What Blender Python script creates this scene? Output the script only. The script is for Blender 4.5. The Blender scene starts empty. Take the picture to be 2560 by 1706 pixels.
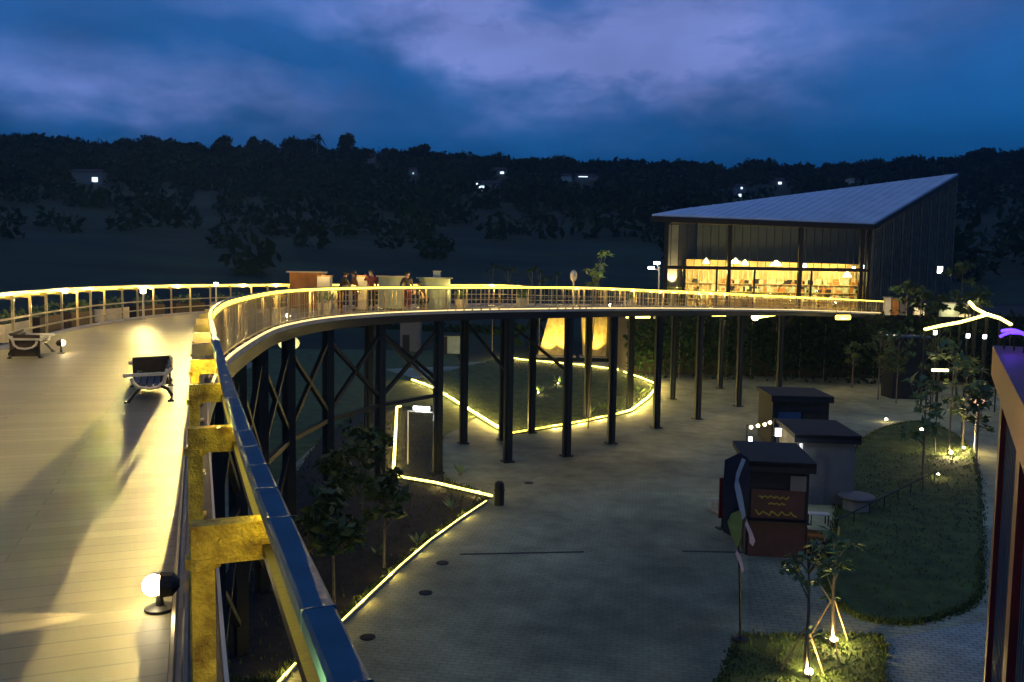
import bpy, bmesh, math, random
from mathutils import Vector, Matrix, noise
R = math.radians
rnd = random.Random(11)
sc = bpy.context.scene
COL = sc.collection
V = Vector

# ------------------------------------------------------------------ camera
F_PX, W_PX, H_PX = 2100.0, 2560.0, 1706.0
PITCH, ROLL = math.atan(163/F_PX), R(0.9)
CAM = V((0, 0, 1.6))
_f = V((0, math.cos(PITCH), -math.sin(PITCH))); _u = V((0, math.sin(PITCH), math.cos(PITCH))); _r = V((1, 0, 0))
cX = _r*math.cos(ROLL) + _u*math.sin(ROLL); cY = -_r*math.sin(ROLL) + _u*math.cos(ROLL)
cam_d = bpy.data.cameras.new('camera'); cam = bpy.data.objects.new('camera', cam_d); COL.objects.link(cam)
cam.matrix_world = Matrix(((cX.x, cY.x, -_f.x, CAM.x), (cX.y, cY.y, -_f.y, CAM.y), (cX.z, cY.z, -_f.z, CAM.z), (0, 0, 0, 1)))
cam_d.sensor_width = 36; cam_d.lens = 36*F_PX/W_PX; cam_d.clip_start = 0.05; cam_d.clip_end = 6000
sc.camera = cam

def ray(x, y):
    return (cX*((x-W_PX/2)/F_PX) + cY*((H_PX/2-y)/F_PX) + _f)
def P(x, y, z=None, d=None):
    """the place in the world seen at (x, y): on the level z, or at forward distance d"""
    r = ray(x, y)
    t = (z-CAM.z)/r.z if z is not None else d/r.y
    return CAM + r*t

# ------------------------------------------------------------------ materials
def nodes_of(name):
    m = bpy.data.materials.new(name); m.use_nodes = True
    nt = m.node_tree; b = nt.nodes['Principled BSDF']
    return m, nt, b
def N(nt, t, **kw):
    n = nt.nodes.new(t)
    for k, v in kw.items():
        if k in n.inputs: n.inputs[k].default_value = v
        else: setattr(n, k, v)
    return n
def mat(name, c, rough=0.6, metal=0.0, var=0.25, scale=3.0, bump=0.0, c2=None, spec=None, coord='Object'):
    m, nt, b = nodes_of(name); L = nt.links.new
    tc = N(nt, 'ShaderNodeTexCoord'); nz = N(nt, 'ShaderNodeTexNoise', Scale=scale, Detail=5.0, Roughness=0.6)
    L(tc.outputs[coord], nz.inputs['Vector'])
    cr = N(nt, 'ShaderNodeValToRGB'); cr.color_ramp.elements[0].position = .3; cr.color_ramp.elements[1].position = .7
    a = tuple(x*(1-var) for x in c); e = c2 if c2 else tuple(min(1, x*(1+var)) for x in c)
    cr.color_ramp.elements[0].color = (*a, 1); cr.color_ramp.elements[1].color = (*e, 1)
    L(nz.outputs['Fac'], cr.inputs['Fac']); L(cr.outputs['Color'], b.inputs['Base Color'])
    b.inputs['Roughness'].default_value = rough; b.inputs['Metallic'].default_value = metal
    if spec is not None: b.inputs['Specular IOR Level'].default_value = spec
    if bump:
        n2 = N(nt, 'ShaderNodeTexNoise', Scale=scale*8, Detail=4.0); L(tc.outputs[coord], n2.inputs['Vector'])
        bp = N(nt, 'ShaderNodeBump', Strength=bump, Distance=0.02); L(n2.outputs['Fac'], bp.inputs['Height']); L(bp.outputs['Normal'], b.inputs['Normal'])
    return m
def emit(name, c, s):
    m, nt, b = nodes_of(name)
    b.inputs['Base Color'].default_value = (.8, .8, .8, 1); b.inputs['Emission Color'].default_value = (*c, 1); b.inputs['Emission Strength'].default_value = s
    b.inputs['Roughness'].default_value = .4
    return m
M = {}
def build_materials():
    M['steel'] = mat('dark_painted_steel', (.016, .015, .014), .5, .3, .3, 6, .1)
    M['column'] = mat('black_column_steel', (.009, .012, .012), .6, .0, .35, 3, .1)
    M['rail_white'] = mat('cream_painted_rail', (.62, .5, .28), .35, .2, .15, 9, .08)
    M['handrail'] = mat('brushed_steel_handrail', (.022, .115, .17), .6, .2, .25, 9, .06)
    M['bracket'] = mat('ochre_painted_bracket', (.5, .3, .03), .65, .0, .55, 15, .5, c2=(.95, .74, .08))
    M['kerb'] = mat('polished_metal_kerb', (.2, .16, .1), .35, .5, .3, 7)
    M['led'] = emit('led_strip_yellow', (1, .76, .05), 5)
    M['led_w'] = emit('led_strip_pale', (1, .86, .15), 4.5)
    M['led_low'] = emit('led_strip_low', (1, .7, .22), 1.7)
    M['lamp_warm'] = emit('lamp_lens_warm', (1, .8, .42), 40)
    M['lamp_white'] = emit('lamp_lens_white', (.85, .95, 1), 12)
    M['lamp_far'] = emit('far_window_light', (.75, .92, 1), 1.6)
    M['lamp_gold'] = emit('lamp_shade_gold', (1, .8, .4), 6)
    M['purple'] = emit('purple_neon_tube', (.12, .03, 1), 2.6)
    M['orange'] = emit('orange_lamp_globe', (1, .42, .2), 1.6)
    M['cast'] = mat('pale_cast_iron', (.72, .66, .55), .4, .1, .15, 12)
    M['iron'] = mat('black_cast_iron', (.02, .02, .02), .45, .4, .2, 12)
    M['slat'] = mat('dark_stained_slat', (.05, .03, .018), .5, 0, .4, 10, .1)
    M['grass'] = mat('mown_grass', (.07, .1, .018), .95, 0, .5, 1.2, .8, coord='Object')
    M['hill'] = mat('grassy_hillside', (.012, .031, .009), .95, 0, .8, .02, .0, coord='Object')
    M['leaf'] = mat('green_leaf', (.05, .09, .02), .55, 0, .5, 1.5)
    M['leaf_l'] = mat('light_green_leaf', (.13, .2, .06), .5, 0, .4, 1.5)
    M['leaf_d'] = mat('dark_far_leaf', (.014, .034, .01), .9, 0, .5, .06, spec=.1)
    M['bark'] = mat('grey_bark', (.16, .13, .09), .85, 0, .35, 5, .4)
    M['wood'] = mat('stake_wood', (.4, .27, .13), .7, 0, .3, 6, .1)
    M['concrete'] = mat('grey_concrete', (.22, .215, .2), .85, 0, .2, 1.2, .2)
    M['stone_y'] = mat('ochre_stone', (.42, .3, .11), .8, 0, .4, 1.6, .4, c2=(.6, .5, .26))
    M['kioskdark'] = mat('charcoal_sheet_metal', (.012, .014, .018), .85, .0, .3, 2)
    M['kioskwhite'] = mat('off_white_wall', (.16, .155, .145), .7, 0, .12, 1.5, .05)
    M['maroon'] = mat('maroon_paint', (.16, .009, .02), .5, 0, .3, 1.5)
    M['maroon_d'] = mat('dark_maroon_board', (.06, .018, .02), .6, 0, .3, 3)
    M['navy'] = mat('navy_paint', (.02, .075, .19), .4, .1, .25, 1.2)
    M['redbrown'] = mat('red_brown_paint', (.2, .012, .022), .5, 0, .25, 1.4)
    M['yellowpaint'] = mat('yellow_lettering', (.4, .3, .03), .6, 0, .25, 5)
    M['green_cloth'] = mat('green_cloth', (.16, .24, .07), .8, 0, .25, 4)
    M['navy_cloth'] = mat('navy_cloth', (.012, .016, .035), .8, 0, .3, 4)
    M['blue_cloth'] = mat('pale_blue_cloth', (.32, .42, .52), .8, 0, .2, 4)
    M['lilac_cloth'] = mat('lilac_cloth', (.42, .36, .5), .8, 0, .2, 4)
    M['roof'] = mat('blue_grey_roof_sheet', (.7, .78, .84), .38, .4, .12, .5)
    M['frame'] = mat('dark_bronze_frame', (.016, .014, .012), .5, .4, .3, 3)
    M['woodwall'] = mat('golden_timber_wall', (.6, .4, .14), .6, 0, .4, .8, .1, c2=(.8, .6, .3))
    M['louvre'] = mat('grey_green_louvre', (.09, .1, .085), .6, .1, .35, 1.5)
    M['cream'] = mat('cream_plaster', (.62, .55, .42), .8, 0, .2, 1)
    M['orangewood'] = mat('orange_timber', (.42, .17, .04), .6, 0, .35, 2, .1)
    M['palegreen'] = mat('pale_green_panel', (.42, .5, .4), .6, 0, .2, 2)
    M['skin'] = mat('skin', (.36, .21, .14), .6, 0, .08, 4)
    M['hair'] = mat('black_hair', (.012, .01, .01), .5, 0, .2, 20)
    M['cloth_b'] = mat('black_cloth', (.02, .015, .02), .9, 0, .3, 12)
    M['cloth_r'] = mat('dark_red_cloth', (.1, .02, .025), .9, 0, .3, 12)
    M['cloth_w'] = mat('pale_cloth', (.55, .52, .48), .9, 0, .15, 12)
    M['cloth_br'] = mat('brown_cloth', (.12, .06, .03), .9, 0, .3, 12)
    M['denim'] = mat('dark_denim', (.03, .035, .055), .9, 0, .3, 12)
    M['farwall'] = mat('far_house_wall', (.2, .21, .2), .9, 0, .15, .3)
    M['farroof'] = mat('far_house_roof', (.05, .04, .04), .9, 0, .2, .3)
    M['drain'] = mat('drain_iron', (.02, .022, .025), .6, .4, .3, 6)
    M['bed_soil'] = mat('planting_soil', (.03, .024, .016), .95, 0, .4, 3, .5)
    # deck boards laid across the walkway
    m, nt, b = nodes_of('deck_boards'); L = nt.links.new
    uv = N(nt, 'ShaderNodeUVMap'); sp = N(nt, 'ShaderNodeSeparateXYZ'); L(uv.outputs['UV'], sp.inputs[0])
    def mth(op, a, bb=None):
        n = N(nt, 'ShaderNodeMath', operation=op)
        for i, q in enumerate((a, bb)):
            if q is None: continue
            if isinstance(q, (int, float)): n.inputs[i].default_value = q
            else: L(q, n.inputs[i])
        return n.outputs[0]
    u = mth('DIVIDE', sp.outputs['X'], .15); v = mth('DIVIDE', sp.outputs['Y'], 1.9)
    row = mth('FLOOR', u); vv = mth('ADD', v, mth('MULTIPLY', row, .5))
    fu = mth('FRACT', u); fv = mth('FRACT', vv)
    g1 = mth('LESS_THAN', fu, .07); g2 = mth('LESS_THAN', fv, .006); gap = mth('MAXIMUM', g1, g2)
    cb = N(nt, 'ShaderNodeCombineXYZ'); L(row, cb.inputs[0]); L(mth('FLOOR', vv), cb.inputs[1])
    wn = N(nt, 'ShaderNodeTexWhiteNoise', noise_dimensions='3D'); L(cb.outputs[0], wn.inputs['Vector'])
    nz = N(nt, 'ShaderNodeTexNoise', Scale=.55, Detail=6.0, Roughness=.65); L(uv.outputs['UV'], nz.inputs['Vector'])
    mp = N(nt, 'ShaderNodeMapping'); mp.inputs['Scale'].default_value = (26, 1.6, 1); L(uv.outputs['UV'], mp.inputs['Vector'])
    gr = N(nt, 'ShaderNodeTexNoise', Scale=2.0, Detail=4.0); L(mp.outputs[0], gr.inputs['Vector'])
    cr = N(nt, 'ShaderNodeValToRGB'); cr.color_ramp.elements[0].color = (.135, .115, .066, 1); cr.color_ramp.elements[1].color = (.27, .235, .135, 1)
    s = mth('ADD', mth('MULTIPLY', wn.outputs['Value'], .35), mth('ADD', mth('MULTIPLY', nz.outputs['Fac'], .5), mth('MULTIPLY', gr.outputs['Fac'], .25)))
    L(s, cr.inputs['Fac'])
    mx = N(nt, 'ShaderNodeMix', data_type='RGBA'); L(mth('MULTIPLY', gap, .45), mx.inputs['Factor']); L(cr.outputs['Color'], mx.inputs['A']); mx.inputs['B'].default_value = (.05, .04, .03, 1)
    L(mx.outputs['Result'], b.inputs['Base Color']); b.inputs['Roughness'].default_value = .55
    bp = N(nt, 'ShaderNodeBump', Strength=.35, Distance=.01); L(mth('SUBTRACT', mth('MULTIPLY', gr.outputs['Fac'], .3), gap), bp.inputs['Height']); L(bp.outputs['Normal'], b.inputs['Normal'])
    M['deck'] = m
    # plaza paving
    def paving(name, c1, c2, mortar, bw, sc_, big=.12):
        m, nt, b = nodes_of(name); L = nt.links.new
        tc = N(nt, 'ShaderNodeTexCoord'); br = N(nt, 'ShaderNodeTexBrick', Scale=sc_)
        mp = N(nt, 'ShaderNodeMapping'); mp.inputs['Rotation'].default_value = (0, 0, R(9)); L(tc.outputs['Object'], mp.inputs['Vector']); L(mp.outputs[0], br.inputs['Vector'])
        br.inputs['Color1'].default_value = (*c1, 1); br.inputs['Color2'].default_value = (*c2, 1); br.inputs['Mortar'].default_value = (*mortar, 1)
        br.inputs['Mortar Size'].default_value = .03; br.inputs['Brick Width'].default_value = bw; br.inputs['Row Height'].default_value = bw/2
        nz = N(nt, 'ShaderNodeTexNoise', Scale=big, Detail=7.0, Roughness=.6); L(tc.outputs['Object'], nz.inputs['Vector'])
        n3 = N(nt, 'ShaderNodeTexNoise', Scale=1.1, Detail=9.0, Roughness=.65); L(tc.outputs['Object'], n3.inputs['Vector'])
        mr = N(nt, 'ShaderNodeMapRange'); mr.inputs['From Min'].default_value = .35; mr.inputs['From Max'].default_value = .65; mr.inputs['To Min'].default_value = .45; mr.inputs['To Max'].default_value = 1.4
        L(nz.outputs['Fac'], mr.inputs['Value'])
        m3 = N(nt, 'ShaderNodeMapRange'); m3.inputs['From Min'].default_value = .3; m3.inputs['From Max'].default_value = .7; m3.inputs['To Min'].default_value = .72; m3.inputs['To Max'].default_value = 1.22; L(n3.outputs['Fac'], m3.inputs['Value'])
        mm = N(nt, 'ShaderNodeMath', operation='MULTIPLY'); L(mr.outputs[0], mm.inputs[0]); L(m3.outputs[0], mm.inputs[1])
        vm = N(nt, 'ShaderNodeVectorMath', operation='SCALE'); L(br.outputs['Color'], vm.inputs[0]); L(mm.outputs[0], vm.inputs['Scale'])
        L(vm.outputs[0], b.inputs['Base Color']); b.inputs['Roughness'].default_value = .75
        bp = N(nt, 'ShaderNodeBump', Strength=.3, Distance=.01); L(n3.outputs['Fac'], bp.inputs['Height']); L(bp.outputs['Normal'], b.inputs['Normal'])
        return m
    M['plaza'] = paving('plaza_paving', (.37, .37, .2), (.41, .41, .22), (.29, .29, .16), .5, 1.6)
    M['setts'] = paving('grey_setts', (.28, .32, .26), (.32, .36, .3), (.15, .17, .15), .5, 1.7)
    M['pathpave'] = paving('path_paving', (.3, .3, .17), (.33, .33, .19), (.2, .2, .13), .5, 1.2)
    # clear glass with sky reflections
    m, nt, b = nodes_of('window_glass'); L = nt.links.new
    nt.nodes.remove(b)
    tr = N(nt, 'ShaderNodeBsdfTransparent'); tr.inputs['Color'].default_value = (.8, .85, .83, 1); gl = N(nt, 'ShaderNodeBsdfGlossy'); gl.inputs['Roughness'].default_value = .03
    fr = N(nt, 'ShaderNodeFresnel'); fr.inputs['IOR'].default_value = 1.6
    mx = N(nt, 'ShaderNodeMixShader'); L(fr.outputs[0], mx.inputs[0]); L(tr.outputs[0], mx.inputs[1]); L(gl.outputs[0], mx.inputs[2]); L(mx.outputs[0], nt.nodes['Material Output'].inputs['Surface'])
    M['glass'] = m
    # hillside: broad terraces of paddies and scrub
    nt = M['hill'].node_tree
build_materials()

# ------------------------------------------------------------------ geometry helpers
class MB:
    def __init__(s): s.v = []; s.f = []; s.uv = []
    def add(s, vs, fs, uvs=None):
        n = len(s.v); s.v += [V(q) for q in vs]
        for i, f in enumerate(fs):
            s.f.append([n+k for k in f]); s.uv.append(uvs[i] if uvs else None)
        return s
    def box(s, c, size, rz=0.0, mtx=None):
        hx, hy, hz = size[0]/2, size[1]/2, size[2]/2
        vs = [V((x, y, z)) for x in (-hx, hx) for y in (-hy, hy) for z in (-hz, hz)]
        m = mtx if mtx else Matrix.Rotation(rz, 3, 'Z')
        vs = [m @ q + V(c) for q in vs]
        return s.add(vs, [(0, 1, 3, 2), (4, 6, 7, 5), (0, 4, 5, 1), (2, 3, 7, 6), (0, 2, 6, 4), (1, 5, 7, 3)])
    def bar(s, a, b, w, h, up=V((0, 0, 1))):
        a, b = V(a), V(b); d = (b-a); l = d.length; d.normalize()
        x = d.cross(up)
        if x.length < 1e-4: x = V((1, 0, 0))
        x.normalize(); z = x.cross(d)
        m = Matrix((x, d, z)).transposed()
        return s.box((a+b)/2, (w, l, h), mtx=m)
    def tube(s, pts, r, seg=8, caps=True):
        pts = [V(p) for p in pts]; rr = r if isinstance(r, (list, tuple)) else [r]*len(pts)
        n = len(pts); vs = []; fs = []
        ref = V((0, 0, 1))
        for i, p in enumerate(pts):
            t = (pts[min(i+1, n-1)]-pts[max(i-1, 0)]).normalized()
            x = t.cross(ref)
            if x.length < .05: x = t.cross(V((1, 0, 0)))
            x.normalize(); y = t.cross(x)
            for k in range(seg):
                a = 2*math.pi*k/seg; vs.append(p + (x*math.cos(a)+y*math.sin(a))*rr[i])
        for i in range(n-1):
            for k in range(seg):
                k2 = (k+1) % seg; fs.append((i*seg+k, i*seg+k2, (i+1)*seg+k2, (i+1)*seg+k))
        if caps: fs.append(tuple(range(seg))); fs.append(tuple((n-1)*seg+k for k in range(seg))[::-1])
        return s.add(vs, fs)
    def lathe(s, c, prof, seg=16):
        c = V(c); vs = []; fs = []
        for (r, z) in prof:
            for k in range(seg):
                a = 2*math.pi*k/seg; vs.append(c+V((r*math.cos(a), r*math.sin(a), z)))
        for i in range(len(prof)-1):
            for k in range(seg):
                k2 = (k+1) % seg; fs.append((i*seg+k, i*seg+k2, (i+1)*seg+k2, (i+1)*seg+k))
        fs.append(tuple(range(seg))[::-1]); fs.append(tuple((len(prof)-1)*seg+k for k in range(seg)))
        return s.add(vs, fs)
    def ball(s, c, r, seg=12, rings=7):
        rx, ry, rz = r if isinstance(r, (tuple, list)) else (r, r, r); c = V(c); vs = []; fs = []
        for i in range(rings+1):
            t = math.pi*i/rings
            for k in range(seg):
                a = 2*math.pi*k/seg; vs.append(c+V((rx*math.sin(t)*math.cos(a), ry*math.sin(t)*math.sin(a), -rz*math.cos(t))))
        for i in range(rings):
            for k in range(seg):
                k2 = (k+1) % seg; fs.append((i*seg+k, i*seg+k2, (i+1)*seg+k2, (i+1)*seg+k))
        return s.add(vs, fs)
    def prism(s, poly, z0, z1):
        n = len(poly); vs = [V((p[0], p[1], z0)) for p in poly]+[V((p[0], p[1], z1)) for p in poly]
        fs = [tuple(range(n))[::-1], tuple(range(n, 2*n))]+[(i, (i+1) % n, n+(i+1) % n, n+i) for i in range(n)]
        return s.add(vs, fs)
    def slab(s, pts, t):
        """polygon in space given thickness t along its normal"""
        pts = [V(p) for p in pts]; nrm = (pts[1]-pts[0]).cross(pts[2]-pts[0]).normalized(); n = len(pts)
        vs = pts+[p-nrm*t for p in pts]
        fs = [tuple(range(n)), tuple(range(n, 2*n))[::-1]]+[(i, n+i, n+(i+1) % n, (i+1) % n) for i in range(n)]
        return s.add(vs, fs)
    def leaves(s, c, rad, n, size, rg, shell=.35, flat=1.0):
        c = V(c)
        for _ in range(n):
            d = V((rg.gauss(0, 1), rg.gauss(0, 1), rg.gauss(0, 1))).normalized()
            q = shell + (1-shell)*rg.random()**.6
            p = c+V((d.x*rad[0], d.y*rad[1], d.z*rad[2]))*q
            a = V((rg.gauss(0, 1), rg.gauss(0, 1), rg.gauss(0, 1)*flat)).normalized(); b = a.cross(V((rg.gauss(0, 1), rg.gauss(0, 1), rg.gauss(0, 1)))).normalized()
            sz = size*(.6+.8*rg.random())
            s.add([p-a*sz, p+b*sz*.5, p+a*sz, p-b*sz*.5], [(0, 1, 2, 3)])
        return s
    def build(s, name, m, parent=None, smooth=False):
        me = bpy.data.meshes.new(name); off = V((0, 0, 0)); q = parent
        while q: off += V(q.location); q = q.parent
        me.from_pydata([tuple(p-off) for p in s.v], [], s.f); me.materials.append(m if not isinstance(m, str) else M[m])
        if any(s.uv):
            lay = me.uv_layers.new(name='UVMap'); k = 0
            for i, f in enumerate(s.f):
                for j in range(len(f)):
                    lay.data[k].uv = s.uv[i][j] if s.uv[i] else (0, 0); k += 1
        if smooth:
            for p in me.polygons: p.use_smooth = True
        me.update()
        o = bpy.data.objects.new(name, me); COL.objects.link(o)
        if parent: o.parent = parent
        return o
def rebase(o, base):
    base = V(base); o.data.transform(Matrix.Translation(-base)); o.location = base; return o
def tag(o, label=None, cat=None, group=None, kind=None):
    if label: o['label'] = label
    if cat: o['category'] = cat
    if group: o['group'] = group
    if kind: o['kind'] = kind
    return o
def thing(name, label, cat, loc, group=None):
    o = bpy.data.objects.new(name, None); o.location = loc; o.empty_display_size = .2; COL.objects.link(o)
    return tag(o, label, cat, group)
def light(kind, loc, power, color=(1, .75, .35), rad=.04, parent=None, target=None, angle=60, blend=.4, name='lamp_light'):
    ld = bpy.data.lights.new(name, kind); ld.energy = power; ld.color = color
    if kind != 'AREA': ld.shadow_soft_size = rad
    o = bpy.data.objects.new(name, ld); COL.objects.link(o)
    off = V((0, 0, 0)); q = parent
    while q: off += V(q.location); q = q.parent
    o.location = V(loc)-off
    if target is not None: o.rotation_mode = 'QUATERNION'; o.rotation_quaternion = (V(target)-V(loc)).to_track_quat('-Z', 'Y')
    if kind == 'SPOT': ld.spot_size = R(angle); ld.spot_blend = blend
    if parent: o.parent = parent
    return o
def dup(root, loc, label=None, rz=None, scale=None, group=None):
    def rec(o, par):
        c = o.copy(); COL.objects.link(c); c.parent = par
        for ch in list(o.children): rec(ch, c)
        return c
    r = rec(root, None); r.location = loc
    if label: r['label'] = label
    if group: r['group'] = group
    if rz is not None: r.rotation_euler = (0, 0, rz)
    if scale: r.scale = (scale,)*3 if isinstance(scale, (int, float)) else scale
    return r
def catmull(pts, step):
    pts = [V(p) for p in pts]; pts = [pts[0]*2-pts[1]]+pts+[pts[-1]*2-pts[-2]]; out = []
    for i in range(1, len(pts)-2):
        p0, p1, p2, p3 = pts[i-1:i+3]; n = 24
        for k in range(n):
            t = k/n
            out.append(.5*((2*p1)+(p2-p0)*t+(2*p0-5*p1+4*p2-p3)*t*t+(3*p1-p0-3*p2+p3)*t**3))
    out.append(pts[-2])
    res = [out[0]]; acc = 0
    for a, b in zip(out, out[1:]):
        l = (b-a).length
        while acc+l >= step:
            q = (step-acc)/l; a = a+(b-a)*q; l = (b-a).length; res.append(a); acc = 0
        acc += l
    return res
ZG = -7.5   # plaza level under the walkway

# ------------------------------------------------------------------ ground and hills
RIDGE = [(-900, 395), (0, 378), (300, 388), (600, 398), (900, 405), (1200, 416), (1500, 428), (1800, 440), (2000, 440), (2300, 432), (2560, 424), (3400, 420)]
RD = 400.0
def ridge_z(x, y):
    px = 1280 + F_PX*(x/max(y, 1.0))*1.0
    px = max(-890, min(3390, px))
    for (a, ya), (b, yb) in zip(RIDGE, RIDGE[1:]):
        if a <= px <= b:
            yy = ya+(yb-ya)*(px-a)/(b-a); return P(px, yy, d=RD).z
    return 45.0
def terrain_z(x, y):
    d = math.hypot(x*.55, y); t = (d-98)/(RD-98)
    if t <= 0: return ZG-.35
    h = ridge_z(x, y); t2 = min(t, 1.25)
    z = ZG-.35 + (h-ZG)*(.25*t2*t2+.75*t2 if t <= 1 else 1-(t-1)*.6)
    z += 1.6*noise.noise(V((x*.012, y*.02, 0)))*min(1, t*5) + .8*noise.noise(V((x*.05, y*.05, 3)))*min(1, t*5)
    return z
def build_terrain():
    nx, ny = 150, 110; mb = MB(); vs = []; fs = []
    for j in range(ny+1):
        for i in range(nx+1):
            y = -60 + 560*(j/ny); x = (i/nx-.5)*2*(120+.85*max(y, 0)+60)
            vs.append(V((x, y, terrain_z(x, y))))
    for j in range(ny):
        for i in range(nx):
            a = j*(nx+1)+i; fs.append((a, a+1, a+nx+2, a+nx+1))
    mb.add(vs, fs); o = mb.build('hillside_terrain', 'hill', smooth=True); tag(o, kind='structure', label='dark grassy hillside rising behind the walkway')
    m = M['hill']; nt = m.node_tree; L = nt.links.new
    tex = [n for n in nt.nodes if n.type == 'TEX_NOISE'][0]; tcn = [n for n in nt.nodes if n.type == 'TEX_COORD'][0]
    mp = N(nt, 'ShaderNodeMapping'); mp.inputs['Scale'].default_value = (.6, 2.8, 1); L(tcn.outputs['Object'], mp.inputs['Vector']); L(mp.outputs[0], tex.inputs['Vector'])
    tex.inputs['Scale'].default_value = .03; tex.inputs['Detail'].default_value = 9
    g = MB().add([(-3000, -800, ZG-1.2), (3000, -800, ZG-1.2), (3000, 3500, ZG-1.2), (-3000, 3500, ZG-1.2)], [(0, 1, 2, 3)]).build('ground', 'hill')
    tag(g, kind='structure', label='flat dark ground reaching the horizon')
    pl = [(-16, -12), (60, -12), (60, 40), (70, 86), (10, 90), (-30, 84), (-40, 40)]
    p = MB().prism(pl, ZG-.5, ZG).build('plaza_paving', 'plaza'); tag(p, kind='structure', label='grey brown paved plaza under the walkway')
build_terrain()

# ------------------------------------------------------------------ walkway path (inner edge = handrail line of the near side)
near_px = [(886, 1706), (825, 1572), (742, 1393), (693, 1279), (655, 1189), (598, 1067)]
near = [P(x, y, z=1.1) for x, y in near_px]; near = [V((p.x, p.y, 0)) for p in near]
# straight fit through the first and last measured points
d0 = (near[-1]-near[0]).normalized(); start = near[0]-d0*3.5
inner_ctrl = [start, near[0], near[-1]]
for x, y in ((523, 773), (542, 765)):
    p = P(x, y, z=1.1); inner_ctrl.append(V((p.x, p.y, 0)))
for x, y in ((560, 905), (622, 858), (690, 820), (745, 806), (800, 796), (880, 787.5), (1000, 780), (1200, 774)):
    p = P(x, y, z=0); inner_ctrl.append(V((p.x, p.y, 0)))
COLPX = [(1436, 1145, 771), (1550, 1110, 770.5), (1655, 1072, 770.5), (1765, 1050, 771.5), (1864, 1017, 773), (1962, 990, 774.5)]
right_cols = []
for x, yb, yd in COLPX:
    b = P(x, yb, z=ZG); q = P(x, yd, d=b.y); right_cols.append((b, q)); inner_ctrl.append(q)
inner_ctrl.append(P(2085, 778, d=71.5)); inner_ctrl.append(P(2215, 783, d=76))
INNER = catmull(inner_ctrl, .25)
# smooth heights and wiggles
for _ in range(60):
    INNER = [INNER[0]]+[(INNER[i-1]+INNER[i]*2+INNER[i+1])/4 for i in range(1, len(INNER)-1)]+[INNER[-1]]
NI = len(INNER)
def normal_at(L, i):
    t = L[min(i+3, len(L)-1)]-L[max(i-3, 0)]; t.z = 0; t.normalize(); return V((-t.y, t.x, 0))
S = [0.0]
for a, b in zip(INNER, INNER[1:]): S.append(S[-1]+(b-a).length)
def width(s): return 4.3 + 1.5*min(1, max(0, (s-16)/16))
OUTER = [INNER[i]+normal_at(INNER, i)*width(S[i]) for i in range(NI)]
for _ in range(40):
    OUTER = [OUTER[0]]+[(OUTER[i-1]+OUTER[i]*2+OUTER[i+1])/4 for i in range(1, NI-1)]+[OUTER[-1]]
SO = [0.0]
for a, b in zip(OUTER, OUTER[1:]): SO.append(SO[-1]+(b-a).length)
def off(L, i, o, z): return L[i]+normal_at(L, i)*o+V((0, 0, z))
def sweep(mb, L, prof, step=2, i0=0, i1=None):
    """extrude a closed profile [(offset to the left, z)] along the polyline L"""
    i1 = len(L)-1 if i1 is None else i1
    idx = list(range(i0, i1, step))+[i1]; k = len(prof); vs = []; fs = []
    for i in idx:
        n = normal_at(L, i); vs += [L[i]+n*o+V((0, 0, z)) for o, z in prof]
    for a in range(len(idx)-1):
        for j in range(k):
            j2 = (j+1) % k; fs.append((a*k+j, a*k+j2, (a+1)*k+j2, (a+1)*k+j))
    fs.append(tuple(range(k))[::-1]); fs.append(tuple((len(idx)-1)*k+j for j in range(k)))
    return mb.add(vs, fs)
def rect(o0, o1, z0, z1): return [(o0, z0), (o1, z0), (o1, z1), (o0, z1)]
def index_at(arr, s):
    lo = 0
    while lo < len(arr)-1 and arr[lo] < s: lo += 1
    return lo

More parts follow.
